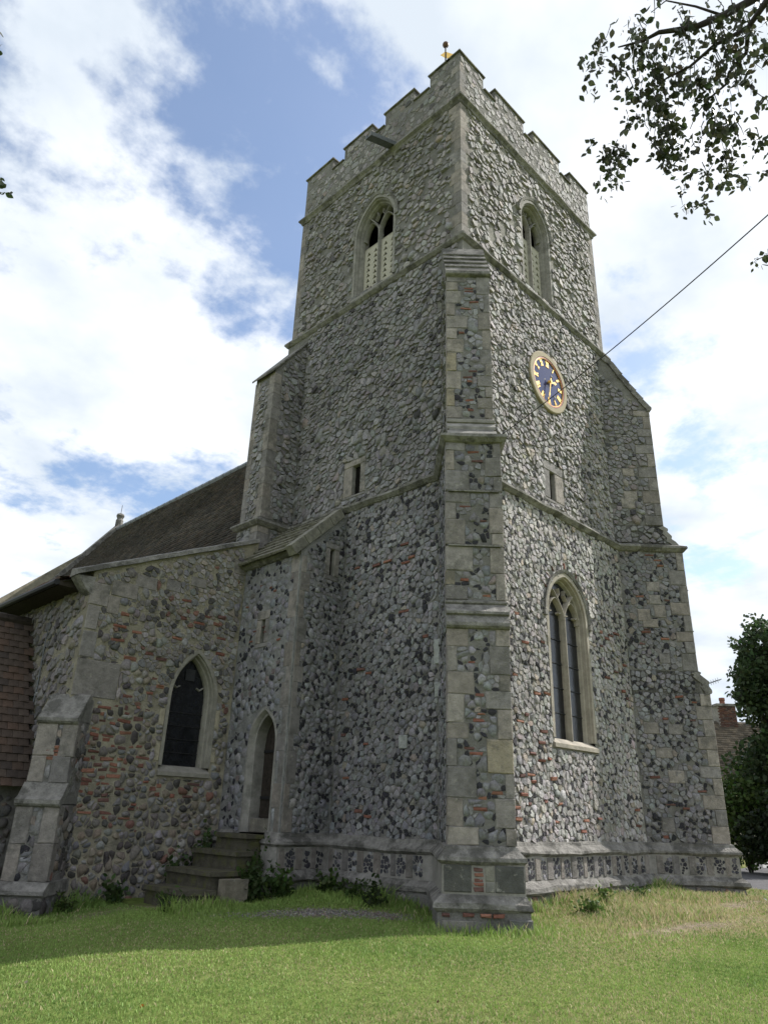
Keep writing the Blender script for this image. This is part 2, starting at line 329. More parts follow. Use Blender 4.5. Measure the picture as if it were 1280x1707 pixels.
# ---- dressed blocks
LIME = np.array([(.285, .268, .240), (.262, .249, .228), (.31, .288, .254), (.232, .224, .210), (.292, .268, .235), (.25, .243, .231)])*(.93, .90, .93)
def block(parent, P, ax, ay, az, name='ashlar_block', m='ashlar', col=None, ch=.010, jit=.004):
    """chamfered block: origin P, edge vectors ax (along), ay (up), az (outwards)"""
    P, ax, ay, az = (np.asarray(q, float) for q in (P, ax, ay, az))
    la, lb, lc = (np.linalg.norm(q) for q in (ax, ay, az)); ca, cb_ = min(ch, la*.2)/la, min(ch, lb*.2)/lb; cc = min(ch*1.1, lc*.4)/lc
    j = lambda: rng.normal(0, jit, 3)
    q = []
    for (a, b) in ((0, 0), (1, 0), (1, 1), (0, 1)): q.append(P+ax*a+ay*b)
    for (a, b) in ((0, 0), (1, 0), (1, 1), (0, 1)): q.append(P+ax*a+ay*b+az*(1-cc)+j()*.5)
    for (a, b) in ((ca, cb_), (1-ca, cb_), (1-ca, 1-cb_), (ca, 1-cb_)): q.append(P+ax*a+ay*b+az+j()*.5)
    F = [(0, 1, 5, 4), (1, 2, 6, 5), (2, 3, 7, 6), (3, 0, 4, 7), (4, 5, 9, 8), (5, 6, 10, 9), (6, 7, 11, 10), (7, 4, 8, 11), (8, 9, 10, 11), (3, 2, 1, 0)]
    if np.dot(np.cross(ax, ay), az) < 0: F = [f[::-1] for f in F]
    c = (LIME[rng.integers(len(LIME))]*rng.uniform(.8, 1.15)) if col is None else np.asarray(col)
    return mesh(name, q, F, M[m], parent, cols=np.tile(c, (12, 1)))
REDS = np.array([(.19, .075, .052), (.15, .065, .05), (.23, .105, .07), (.12, .06, .052)])
def brick(parent, P, ax, ay, az, k=1.0):
    return block(parent, P, ax, ay, az, 'brick', 'brick', REDS[rng.integers(4)]*rng.uniform(.8, 1.15)*k+(.012, .014, .014), ch=.012, jit=.012)

def quoins(parent, corner, da, db, z0, z1, long=.34, short=.19, hh=(.22, .38), proud=.012, m='ashlar'):
    """corner stones alternating long and short along the directions da and db (both point away from the corner, along the walls)"""
    corner, da, db = map(np.asarray, (corner, da, db)); z = z0; k = 0; out = -(da+db)*proud
    while z < z1-.05:
        h = min(rng.uniform(*hh), z1-z)
        if z1-z-h < .1: h = z1-z
        a, b = (long, short) if k % 2 == 0 else (short, long)
        a *= rng.uniform(.85, 1.15); b *= rng.uniform(.85, 1.15)
        mb = MB(); P = A3(corner[0], corner[1], z+.004)+out
        c = LIME[rng.integers(len(LIME))]*rng.uniform(.82, 1.12)
        mb.obox(P, da*a, db*b, UP*(h-.008), c); mb.build('quoin', M[m], parent)
        z += h; k += 1

def wall_sheet(mb, P0, U, V, outer, holes=()):
    """flat wall with real openings"""
    P0, U, V = map(np.asarray, (P0, U, V)); loops = [outer]+list(holes); flat = [p for l in loops for p in l]
    tris = tessellate_polygon([[Vector((p[0], p[1], 0)) for p in l] for l in loops])
    N = np.cross(U, V); F = []
    for t in tris:
        a, b, c = (np.array(flat[i]) for i in t)
        F.append(tuple(t) if (b-a)[0]*(c-a)[1]-(b-a)[1]*(c-a)[0] > 0 else tuple(t)[::-1])
    mb.add([P0+U*p[0]+V*p[1] for p in flat], F)

def arch(c, w, z0, zs, za, off=0.0, n=9, bot=0.0):
    """pointed arch outline, from bottom left over the apex to bottom right; off moves it outwards"""
    H = za-zs; Rr = (w*w+H*H)/(2*w); cxr = w-Rr; Ro = Rr+off
    t1 = math.acos(max(-1, min(1, (0-cxr)/Ro)))
    rt = [(cxr+Ro*math.cos(t1*i/n), zs+Ro*math.sin(t1*i/n)) for i in range(n+1)]
    pts = [(w+off, z0-bot)]+rt
    left = [(-x, z) for x, z in pts[:-1]]
    return [(c+x, z) for x, z in left]+[(c+x, z) for x, z in pts[::-1]]

def strip(mb, P0, U, V, rings, close_bottom=False):
    """loft between outlines: rings = [(list of (u,v), depth outwards)]"""
    P0, U, V = map(np.asarray, (P0, U, V)); N = np.cross(U, V); n = len(rings[0][0]); Vv = []
    for pts, d in rings: Vv += [P0+U*p[0]+V*p[1]+N*d for p in pts]
    F = []
    for k in range(len(rings)-1):
        for i in range(n-1):
            F.append((k*n+i, k*n+i+1, (k+1)*n+i+1, (k+1)*n+i))
        if close_bottom: F.append((k*n+n-1, k*n, (k+1)*n, (k+1)*n+n-1))
    mb.add(Vv, F)

def sweep2d(mb, P0, U, V, path, wd, d0, d1):
    """a bar of width wd following a path in the wall plane, between depths d0 (back) and d1 (front, chamfered)"""
    P0, U, V = map(np.asarray, (P0, U, V)); N = np.cross(U, V); path = [np.asarray(p, float) for p in path]; n = len(path); Vv = []
    for i, p in enumerate(path):
        t = path[min(i+1, n-1)]-path[max(i-1, 0)]; t /= np.linalg.norm(t)+1e-9; s = A3(-t[1], t[0], 0)[:2]
        for (a, d) in ((-.5, d0), (-.5, d0+(d1-d0)*.45), (-.16, d1), (.16, d1), (.5, d0+(d1-d0)*.45), (.5, d0)):
            q = p+s*a*wd; Vv.append(P0+U*q[0]+V*q[1]+N*d)
    F = [(i*6+j, i*6+(j+1) % 6, (i+1)*6+(j+1) % 6, (i+1)*6+j) for i in range(n-1) for j in range(6)]
    F += [tuple(range(6)), tuple((n-1)*6+j for j in range(6))[::-1]]
    mb.add(Vv, F)

def sweep_plan(mb, path, prof, rough=.007):
    """moulding carried round a plan outline; out = right-hand side of the path; prof = [(out, z)]"""
    path = [np.asarray(p, float) for p in path]; fine = [path[0]]
    for a, b in zip(path[:-1], path[1:]):
        k = max(1, int(np.linalg.norm(b-a)/.45)); fine += [a+(b-a)*(i+1)/k for i in range(k)]
    path = fine; n = len(path); Vv = []
    for i, p in enumerate(path):
        def nrm(a, b): d = b-a; d = d/np.linalg.norm(d); return A3(d[1], -d[0], 0)[:2]
        n1 = nrm(path[i-1], p) if i > 0 else nrm(p, path[i+1]); n2 = nrm(p, path[i+1]) if i < n-1 else n1
        mm = (n1+n2)/(1+n1@n2)
        jz, jo = rng.normal(0, rough), rng.normal(0, rough)
        for (o, z) in prof: q = p+mm*(o+jo+rng.normal(0, rough*.6)); Vv.append((q[0], q[1], z+jz+rng.normal(0, rough*.5)))
    k = len(prof)
    F = [(i*k+j, (i+1)*k+j, (i+1)*k+j+1, i*k+j+1) for i in range(n-1) for j in range(k-1)]
    F += [tuple(range(k)), tuple((n-1)*k+j for j in range(k))[::-1]]
    mb.add(Vv, F)

# ------------------------------------------------------------------ ground
def gz(x, y):
    x = np.asarray(x, float); y = np.asarray(y, float)
    c = np.array([(-1.1, -1.1, .02), (2.8, -.8, .14), (5, -.8, .15), (7.2, -1.2, .09), (-.7, 2, .13), (-3.2, 2.6, .0), (-3, 4.6, -.04), (-4.6, 4.3, -.2), (-5, -3, -.02), (-9.5, -7.5, -.16), (3, -5, -.02), (12, -2, .0), (-8, 2, -.2), (20, 0, 0), (30, 8, 0), (-20, -5, -.2), (0, -25, -.1), (0, 40, 0)])
    w = 1/((x[..., None]-c[:, 0])**2+(y[..., None]-c[:, 1])**2+.25)**1.3
    far = np.clip((np.hypot(x, y)-25)/30, 0, 1)
    return (w*c[:, 2]).sum(-1)/w.sum(-1)*(1-far)+.012*np.sin(x*2.1+y)*np.cos(y*1.7)*(1-far)
def sstep(a, b, t): t = np.clip((t-a)/(b-a), 0, 1); return t*t*(3-2*t)
def lawn_state(x, y):
    """how dry (straw) and how bare the turf is at a spot"""
    dry = .5+.55*vnoise(x, y, 1.3, 11)+.35*vnoise(x, y, 3.7, 12)
    side = sstep(-1.5, 1.5, (x-y)*S2+.2*vnoise(x, y, 2, 14)-.3)*sstep(-4.6, -2.2, y+.12*x)
    dry = np.clip(dry*.46+side*.70+.25*np.exp(-((x-3.2)**2/5+(y+2.6)**2/.35))+.4*np.exp(-((x-5.5)**2/3+(y+2.0)**2/.5)), 0, 1.2)
    bare = np.exp(-(((x+1.7)*S2-(y-1.0)*S2)**2/1.4+((x+1.7)*S2+(y-1.0)*S2)**2/.10))*1.1
    bare = np.maximum(bare, 1.0*np.exp(-((x-4.9)**2/2.4+(y+2.0)**2/.16)))
    bare = np.maximum(bare, .95*np.exp(-((x-1.6+.5*(y+2.55))**2/3.2+(y+2.55+.12*(x-1.4))**2/.07))); bare = np.maximum(bare, .6*np.exp(-((x-3.2)**2/.8+(y+1.35)**2/.05)))
    bare = np.maximum(bare, .7*np.exp(-((x+3.6)**2/1.0+(y-3.7)**2/.12)))
    return dry, np.clip(bare+.25*vnoise(x, y, 5, 13)*(bare > .15), 0, 1)
def ground():
    near = np.arange(-16, 26.01, .25); a = np.concatenate([[-600, -300, -150, -80, -45, -28, -20], near, [30, 38, 50, 80, 150, 300, 600]])
    X, Y = np.meshgrid(a, a, indexing='ij'); Z = gz(X, Y); n = len(a)
    i = np.arange(n*n).reshape(n, n); F = np.stack([i[:-1, :-1], i[1:, :-1], i[1:, 1:], i[:-1, 1:]], -1).reshape(-1, 4)
    dry, bare = lawn_state(X, Y)
    g = A3(.14, .19, .05); d = A3(.29, .24, .13); b = A3(.245, .20, .155)
    c = g+(d-g)*np.clip(dry, 0, 1)[..., None]*.6; c = c+(b-c)*bare[..., None]
    m = mat('turf_soil', attr=True, rough=1, nscale=7, namp=.45, bump=1, bscale=40, bdist=.04, spec=.05, extra=[((.05, .06, .02), 15, .55, .15, .5)])
    o = mesh('ground', np.stack([X, Y, Z], -1).reshape(-1, 3), F, m, cols=c.reshape(-1, 3), smooth=True); o['kind'] = 'structure'
ground()
def path_sheet():
    P = []; F = []
    L = np.linspace(0, 1, 25)
    for t in L:
        x = 9.2+t*34; c0 = .3+.30*(x-9.2); 
        for k in range(7):
            w = 3.0*k/6; xx = x+.25*w; yy = c0-w+.35*math.sin(x*.5)
            P.append((xx, yy, float(gz(xx, yy))+.012))
    for i in range(24):
        for k in range(6): F.append((i*7+k, i*7+k+1, (i+1)*7+k+1, (i+1)*7+k))
    o = mesh('path', P, F, M['tarmac'], smooth=True); o['kind'] = 'structure'
path_sheet()

# ------------------------------------------------------------------ church tower
WX, WY = 6.0, 5.78
Z1, Z2, Z3, ZC, ZM = 7.31, 12.83, 17.05, 18.36, 18.72
OB, OM, OL = 0.0, .06, .12                      # wall planes: belfry, middle, lower stage
NU, WU = A3(0, -1, 0), A3(1, 0, 0)              # rightwards along the north and the west face, seen from outside
E1, T1 = A3(-S2, -S2, 0), A3(S2, -S2, 0)        # near diagonal buttress: outwards, rightwards
E2, T2 = A3(S2, -S2, 0), A3(S2, S2, 0)          # far diagonal buttress
C2 = A3(WX, 0, 0)
tower = thing('church_tower', 'tall square flint church tower with battlements, diagonal buttresses and belfry windows', 'church tower', (3, 2.9, 0))

def arch_holes(c, w, z0, zs, za, off):
    H = za-zs; Rr = (w*w+H*H)/(2*w); Ro = Rr+off; top = math.sqrt(Ro**2-(Rr-w)**2); out = [(c-w-off, c+w+off, z0, zs)]
    for i in range(6):
        a = top*i/6; x = (w-Rr)+math.sqrt(max(Ro**2-(top*(i+.5)/6)**2, 0)); out.append((c-x, c+x, zs+a, zs+top*(i+1)/6))
    return out

def window(root, P0, U, c, w, z0, zs, za, off, m, tracery='two', hood=True, depth=.32, louvre=0):
    V = UP; cusps = not louvre; mb = MB(); g = lambda o: arch(c, w, z0, zs, za, o)
    strip(mb, P0, U, V, [(g(off), -.05), (g(off), .016), (g(off*.55), .016), (g(off*.5), -.03), (g(off*.36), -.035), (g(off*.28), -.11), (g(off*.14), -.12), (g(0.0), -.19), (g(0.0), -depth-.02)])
    f = mb.build('window', M[m], root)
    N = np.cross(U, V)
    q = lambda u, v, d: P0+U*u+V*v+N*d
    e = w+off                                                                   # sloping sill
    mb = MB(); sp_ = [(-depth-.02, z0+.03), (-.10, z0), (.05, z0-.10), (.05, z0-.17), (-.05, z0-.19)]
    vs = [q(c-e, z, d) for d, z in sp_]+[q(c+e, z, d) for d, z in sp_]
    mb.add(vs, [(i, i+5, i+6, i+1) for i in range(4)]+[(0, 1, 2, 3, 4), (9, 8, 7, 6, 5)]); mb.build('sill', M[m], f)
    if hood:
        full = arch(c, w, z0, zs, za, off+.005, n=10)[1:-1]; up = arch(c, w, z0, zs, za, off+.075, n=10)[1:-1]
        mb = MB(); strip(mb, P0, U, V, [(full, .0), (full, .03), (up, .055), (up, -.03)]); mb.build('hood_mould', M['string'], f)
        for sgn in (-1, 1):
            mb = MB(); mb.obox(q(c+sgn*(w+off+.055)-.06, zs-.12, -.02), U*.10, V*.10, N*.09); mb.build('label_stop', M['string'], f)
    bd, fd = -depth+.04, -depth+.19
    if tracery == 'two':
        mb = MB(); sweep2d(mb, P0, U, V, [(c, z0-.02), (c, zs)], .07, bd, fd); mb.build('mullion', M[m], f)
        hw = w/2; H = (za-zs)*.52
        for sgn in (-1, 1):
            mb = MB(); a = arch(c+sgn*hw, hw-.02, zs-.18, zs-.05, zs+H*.95, 0, n=8)[1:-1]
            sweep2d(mb, P0, U, V, a, .042, bd+.02, fd-.015); tr = mb.build('tracery', M[m], f)
            for s2 in ((-1, 1) if cusps else ()):                                  # cusps
                cu0 = (c+sgn*hw+s2*(hw-.04), zs+H*.30); mb = MB()
                sweep2d(mb, P0, U, V, [cu0, (c+sgn*hw+s2*(hw*.62), zs+H*.16), (c+sgn*hw+s2*hw*.42, zs+H*.20)], .035, bd+.03, fd-.04); mb.build('cusp', M[m], f)
        for sgn in (-1, 1):                                                        # the Y of the head
            pts = []
            for i in range(9):
                t = i/8; x = sgn*(w*.62*t**1.25); z = zs+(za-zs)*(.02+.80*t-.12*t*t); pts.append((c+x, z))
            mb = MB(); sweep2d(mb, P0, U, V, pts, .048, bd+.01, fd-.005); mb.build('tracery', M[m], f)
            mb = MB(); sweep2d(mb, P0, U, V, [(c+sgn*w*.30, zs+(za-zs)*.52), (c+sgn*w*.16, zs+(za-zs)*.66), (c+sgn*w*.20, zs+(za-zs)*.80)], .035, bd+.03, fd-.03); mb.build('cusp', M[m], f)
    if not louvre:
        mb = MB(); o = arch(c, w+.01, z0-.02, zs, za+.01); mb.add([q(u, v, -depth+.06) for u, v in o], [tuple(range(len(o)))[::-1]]); mb.build('pane', M['glass'], f)
        for k in range(1, 5):                                                       # saddle bars
            z = z0+(zs-z0)*k/5; mb = MB(); mb.obox(q(c-w, z, -depth+.07), U*2*w, V*.014, N*.012); mb.build('saddle_bar', M['iron'], f)
    else:
        for sgn in (-1, 1):
            u0, u1 = sorted((c+sgn*.035, c+sgn*w)); v1 = z0+louvre; hol = []
            for col_ in range(2):
                for row in range(8):
                    hu = u0+(u1-u0)*(.27+.46*col_); hv = z0+.12+(louvre-.2)*(row+.35)/8; tre = []
                    for a in range(12):
                        an = a*math.pi/6+math.pi/2; rr = .043*(1+.42*math.cos(3*(an-math.pi/2))); tre.append((hu+rr*math.cos(an)*1.15, hv+rr*math.sin(an)*1.2))
                    hol.append(tre)
            mb = MB(); wall_sheet(mb, q(0, 0, -depth+.10), U, V, [(u0, z0), (u1, z0), (u1, v1), (u0, v1)], hol)
            for h in hol:
                vs = [q(u, v, d) for d in (-depth+.10, -depth+.06) for u, v in h]; mb.add(vs, [(i, 12+i, 12+(i+1) % 12, (i+1) % 12) for i in range(12)])
            mb.obox(q(u0, v1-.005, -depth+.055), U*(u1-u0), V*.02, N*.05)
            mb.build('louvre_panel', M['louvre'], f)
        mb = MB(); o = arch(c, w+.3, z0-.3, zs, za+.3); mb.add([q(u, v, -depth-.75) for u, v in o], [tuple(range(len(o)))[::-1]]); mb.build('interior_dark_sheet', M['dark'], f)  # black sheet added as the darkness inside the bell chamber
        for k in range(6):
            z = z0+louvre+.1+k*.17; mb = MB(); mb.obox(q(c-w, z, -depth-.22), U*2*w, V*.10-N*.09, N*.012); mb.build('louvre_slat', M['wood'], f)
    return f

def slit(root, P0, U, u0, u1, v0, v1, a0, a1, b0, b1, m='ashlar', depth=.30):
    """narrow light: four dressed blocks round a deep slot"""
    N = np.cross(U, UP); q = lambda u, v, d: P0+U*u+UP*v+N*d
    mb = MB(); hole = [(a0, b0), (a1, b0), (a1, b1), (a0, b1)]
    vs = [q(u, v, d) for d in (.0, -depth) for u, v in hole]; mb.add(vs, [(i, 4+i, 4+(i+1) % 4, (i+1) % 4) for i in range(4)])
    f = mb.build('slit_window', M['dressed_grey'], root)
    mb = MB(); mb.add([q(u, v, -.085) for u, v in hole], [(0, 1, 2, 3)]); mb.build('pane', M['dark'], f)  # black sheet near the front paints the slot's inner shade, no glass
    for (x0, x1, y0, y1) in ((u0, a0, b0, b1), (a1, u1, b0, b1), (u0, u1, b1, v1), (u0, u1, v0, b0)):
        block(f, q(x0+.003, y0+.003, -.06), U*(x1-x0-.006), UP*(y1-y0-.006), N*.078)
    return [(u0, u1, v0, v1)], [hole]

def near(s, d, z): return T1*s+E1*d+UP*z
def far(s, d, z): return C2+T2*s+E2*d+UP*z

# openings
WW = (3.05, .59, 2.75, 5.10, 5.84, .18); BN = (-2.75, .56, 13.10, 14.95, 15.79, .18); BW = (2.95, .49, 13.10, 15.20, 15.87, .17)
window(tower, A3(0, -OL, 0), WU, *WW, 'dressed', depth=.24)
window(tower, A3(0, 0, 0), NU, *BN, 'dressed_grey', louvre=1.55)
window(tower, A3(0, 0, 0), WU, *BW, 'dressed_grey', louvre=1.75)
sN_h, sN_o = slit(tower, A3(-OM, 0, 0), NU, -3.30, -2.62, 7.56, 8.45, -3.02, -2.78, 7.62, 8.31)
sW_h, sW_o = slit(tower, A3(0, -OM, 0), WU, 2.56, 3.34, 7.55, 8.50, 2.80, 3.00, 7.62, 8.28)
CLK = (2.95, 10.56)

# walls with their openings
mb = MB(); LOF = .17
def hole(w): return arch(w[0], w[1], w[2]-.1, w[3], w[4], w[5]*.7)
wall_sheet(mb, A3(-OL, 0, 0), NU, UP, [(-WY-OL, -.6), (OL, -.6), (OL, Z1), (-WY-OL, Z1)])
wall_sheet(mb, A3(-OM, 0, 0), NU, UP, [(-WY-OM, Z1-.1), (OM, Z1-.1), (OM, Z2), (-WY-OM, Z2)], sN_o)
wall_sheet(mb, A3(0, 0, 0), NU, UP, [(-WY, Z2-.1), (0, Z2-.1), (0, Z3+.1), (-WY, Z3+.1)], [hole(BN)])
for (o, z0, z1) in ((OL, -.6, Z1), (OM, Z1-.1, Z2), (0, Z2-.1, Z3+.1)):     # the two sides away from the photograph
    mb.add([(WX+o, -o, z0), (WX+o, WY+o, z0), (WX+o, WY+o, z1), (WX+o, -o, z1)], [(0, 1, 2, 3)])
    mb.add([(WX+o, WY+o, z0), (-o, WY+o, z0), (-o, WY+o, z1), (WX+o, WY+o, z1)], [(0, 1, 2, 3)])
mb.box((.02, .02, 17.3), (WX-.02, WY-.02, 17.5)); mb.box((.1, .1, 12.3), (WX-.1, WY-.1, 12.5))
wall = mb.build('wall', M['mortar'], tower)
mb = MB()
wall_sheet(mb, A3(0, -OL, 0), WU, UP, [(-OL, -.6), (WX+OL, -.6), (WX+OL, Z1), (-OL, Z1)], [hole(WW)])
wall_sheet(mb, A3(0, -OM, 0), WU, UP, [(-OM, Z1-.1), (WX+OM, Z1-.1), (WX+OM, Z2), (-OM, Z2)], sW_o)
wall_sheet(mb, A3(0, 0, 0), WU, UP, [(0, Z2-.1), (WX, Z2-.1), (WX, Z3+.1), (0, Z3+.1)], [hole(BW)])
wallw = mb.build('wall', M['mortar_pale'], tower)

# brick and tile scraps built into the lower west wall
def scraps(root, P0, U, n, box, avoid, wmin=.10, wmax=.24, hmin=.035, hmax=.06, proud=(.02, .04)):
    N = np.cross(U, UP); out = []; t = 0
    while len(out) < n and t < 4000:
        t += 1; w = random.uniform(wmin, wmax); h = random.uniform(hmin, hmax); u = random.uniform(box[0], box[1]-w); v = random.uniform(box[2], box[3]-h)
        if any(u < b+.02 and u+w > a-.02 and v < d+.02 and v+h > c-.02 for a, b, c, d in list(avoid)+out): continue
        out.append((u, u+w, v, v+h)); p = random.uniform(*proud); tl = random.uniform(-.05, .05)
        brick(root, P0+U*u+UP*v-N*.03, U*w+UP*w*tl, UP*h-U*h*tl, N*(.03+p))
    return out
hW = arch_holes(*WW)+[(WW[0]-.8, WW[0]+.8, 2.55, 2.80)]; hBN = arch_holes(*BN); hBW = arch_holes(*BW)
br = scraps(wallw, A3(0, -OL, 0), WU, 46, (.6, 5.4, 1.1, 5.2), hW)
# a fan of tiles over the head of the west window
fan = []
for k in range(9):
    a = math.radians(28+k*15.5); rr = .98; u = 3.05+math.cos(a)*(rr-.18); v = 5.12+math.sin(a)*rr
    ax = A3(-math.sin(a), 0, math.cos(a))*.042; ay = A3(math.cos(a), 0, math.sin(a))*.13
    if k % 2 == 0 or k > 5: brick(wallw, A3(u, -OL+.03, v), ax, ay, A3(0, -.06, 0)); fan.append((u-.04, u+.12, v, v+.14))
br2 = scraps(wall, A3(-OL, 0, 0), NU, 16, (-2.9, -.7, 1.2, 6.8), [])
bx = 0.24
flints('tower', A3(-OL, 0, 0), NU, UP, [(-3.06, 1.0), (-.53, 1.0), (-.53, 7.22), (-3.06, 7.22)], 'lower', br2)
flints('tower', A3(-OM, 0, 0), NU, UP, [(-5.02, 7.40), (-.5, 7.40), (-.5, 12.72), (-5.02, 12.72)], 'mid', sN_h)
flints('tower', A3(-OM, 0, 0), NU, UP, [(-.5, 12.2), (-.06, 12.55), (-.06, 12.72), (-.5, 12.72)], 'mid')
flints('tower', A3(0, 0, 0), NU, UP, [(-WY+.22, 12.95), (-.24, 12.95), (-.24, 17.0), (-WY+.22, 17.0)], 'belfry', hBN)
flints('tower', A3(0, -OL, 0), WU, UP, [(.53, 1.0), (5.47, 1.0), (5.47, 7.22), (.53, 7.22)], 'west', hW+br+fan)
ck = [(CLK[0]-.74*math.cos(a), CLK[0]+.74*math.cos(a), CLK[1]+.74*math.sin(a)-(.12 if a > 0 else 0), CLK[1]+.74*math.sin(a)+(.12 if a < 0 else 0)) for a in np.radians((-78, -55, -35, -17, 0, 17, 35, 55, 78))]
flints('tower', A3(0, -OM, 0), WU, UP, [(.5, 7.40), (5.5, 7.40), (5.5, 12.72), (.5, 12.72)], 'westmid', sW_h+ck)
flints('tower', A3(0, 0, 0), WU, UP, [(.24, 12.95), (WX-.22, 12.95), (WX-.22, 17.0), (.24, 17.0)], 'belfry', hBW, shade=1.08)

# string courses
strings = [('string_course', Z2, .06, .07), ('string_course', Z3, 0, .10)]
def plan(o, D1, hw1, D2, hw2, ne=None):
    p = []
    if ne: p += [(1.0, ne[1]), (-ne[2], ne[1]), (-ne[2], ne[0]), (-o, ne[0])]
    else: p += [(1.0, WY+o), (-o, WY+o)]
    if hw1:
        d = -hw1+o/S2; a = near(-hw1, d, 0); p += [tuple(a[:2]), tuple(near(-hw1, D1, 0)[:2]), tuple(near(hw1, D1, 0)[:2]), tuple(near(hw1, d, 0)[:2])]
        p += [tuple(far(-hw2, d, 0)[:2]), tuple(far(-hw2, D2, 0)[:2]), tuple(far(hw2, D2, 0)[:2]), tuple(far(hw2, d, 0)[:2])]
    else: p += [(-o, -o), (WX+o, -o)]
    return p+[(WX+o, WY+o)]
mb = MB(); sweep_plan(mb, plan(OM, 0, 0, 0, 0), [(-.08, Z2+.10), (-.05, Z2+.09), (.085, Z2+.01), (.09, Z2-.04), (.03, Z2-.11), (-.02, Z2-.13)]); mb.build('string_course', M['string'], tower)
mb = MB(); sweep_plan(mb, plan(OB, 0, 0, 0, 0), [(-.03, Z3+.20), (.02, Z3+.18), (.11, Z3+.09), (.115, Z3+.04), (.05, Z3-.02), (.03, Z3-.08), (-.02, Z3-.10)]); mb.build('string_course', M['string'], tower)
DA, DB, DC, HA, HB, HC = 1.40, 1.22, .88, .455, .455, .40
NEY0, NEY1, NED = 5.03, 5.84, 1.0
mb = MB(); sweep_plan(mb, plan(OL, DB, HB, DB, HB, (NEY0, NEY1, NED)), [(-.14, Z1+.10), (-.06, Z1+.09), (.11, Z1+.01), (.115, Z1-.04), (.04, Z1-.11), (-.02, Z1-.13)]); mb.build('string_course', M['string'], tower)
LOWER = [(-1.25, 3.42), (-1.25, 3.07), (-OL, 3.07)]+plan(OL, DA, HA, DA, HA)[2:]
mb = MB(); sweep_plan(mb, LOWER, [(-.05, 1.04), (.035, 1.015), (.05, .965), (.13, .885), (.14, .845), (.095, .80), (.02, .79)], .009); mb.build('plinth_moulding', M['string'], tower)
mb = MB(); sweep_plan(mb, LOWER, [(.09, .84), (.09, .30)], .0); mb.build('plinth', M['dressed_grey'], tower)
mb = MB(); sweep_plan(mb, LOWER, [(.05, .475), (.095, .45), (.185, .37), (.195, .30), (.15, .265), (.1, .255)], .012); mb.build('plinth_base_moulding', M['string'], tower)
mb = MB(); sweep_plan(mb, LOWER, [(.145, .28), (.17, -.6)], .012); mb.build('footing', M['mortar'], tower)

# corner stones of the belfry and the parapet
quoins(wall, (0, 0), WU, -NU, Z2+.12, Z3-.08); quoins(wall, (0, WY), WU, A3(0, -1, 0), Z2+.12, Z3-.08); quoins(wallw, (WX, 0), A3(-1, 0, 0), -NU, Z2+.12, Z3-.08)
# parapet
ZP = Z3+.15; PT = .34
mb = MB()
mb.box((0, 0, ZP-.1), (PT, WY, ZC-.06)); mb.box((PT, 0, ZP-.1), (WX, PT, ZC-.06)); mb.box((WX-PT, PT, ZP-.1), (WX, WY, ZC-.06)); mb.box((PT, WY-PT, ZP-.1), (WX-PT, WY, ZC-.06))
par = mb.build('parapet', M['mortar'], tower)
flints('tower', A3(0, 0, 0), NU, UP, [(-WY+.03, ZP+.02), (-.16, ZP+.02), (-.16, ZC-.08), (-WY+.03, ZC-.08)], 'parapet')
flints('tower', A3(0, 0, 0), WU, UP, [(.16, ZP+.02), (WX-.03, ZP+.02), (WX-.03, ZC-.08), (.16, ZC-.08)], 'parapet')
quoins(par, (0, 0), WU, -NU, ZP+.01, ZC-.07, .26, .16)
NM = [(0, .95), (1.50, 2.53), (3.04, 4.14), (4.64, WY)]; WM = [(0, .94), (1.43, 2.70), (3.15, 4.46), (5.03, WX)]
def coping(root, x0, x1, y0, y1, z, h=.075, ov=.045):
    mb = MB(); xm, ym = (x0+x1)/2, (y0+y1)/2
    lo_ = [(x0-ov, y0-ov), (x1+ov, y0-ov), (x1+ov, y1+ov), (x0-ov, y1+ov)]; e = .10
    hi_ = [(x0-ov+e, y0-ov+e), (x1+ov-e, y0-ov+e), (x1+ov-e, y1+ov-e), (x0-ov+e, y1+ov-e)]
    mb.hexa([(a, b, z) for a, b in lo_]+[(a, b, z+h*.45) for a, b in lo_]); mb.hexa([(a, b, z+h*.45+.001) for a, b in lo_]+[(a, b, z+h) for a, b in hi_])
    mb.build('coping', M['string'], root)
def merlon(x0, x1, y0, y1, fl):
    mb = MB(); mb.box((x0, y0, ZC-.10), (x1, y1, ZM)); mo = mb.build('merlon', M['mortar'], tower); coping(mo, x0, x1, y0, y1, ZM)
    for (P0, U, a, b) in fl: flints('tower', P0, U, UP, [(a+.02, ZC-.05), (b-.02, ZC-.05), (b-.02, ZM-.01), (a+.02, ZM-.01)], 'parapet')
for i, (a, b) in enumerate(NM):
    if i == 0: merlon(-.003, .94, -.003, PT-.002, [(A3(0, 0, 0), WU, 0, .94)]); merlon(-.002, PT-.003, PT, b, [(A3(0, 0, 0), NU, -b, -PT+.33)])
    else: merlon(-.003, PT-.003, a, b, [(A3(0, 0, 0), NU, -b, -a)])
for i, (a, b) in enumerate(WM):
    if i: merlon(a, b, -.003, PT-.003, [(A3(0, 0, 0), WU, a, b)])
for (a, b) in NM[1:3]: merlon(WX-PT, WX+.003, a, b, [])
for (a, b) in WM[1:3]: merlon(a, b, WY-PT, WY+.003, [])
merlon(WX-PT, WX+.003, WY-1.1, WY+.003, [])
for i in range(3):
    coping(par, -.003, PT-.003, NM[i][1]+.05, NM[i+1][0]-.05, ZC-.06, .06); coping(par, WM[i][1]+.05, WM[i+1][0]-.05, -.003, PT-.003, ZC-.06, .06)

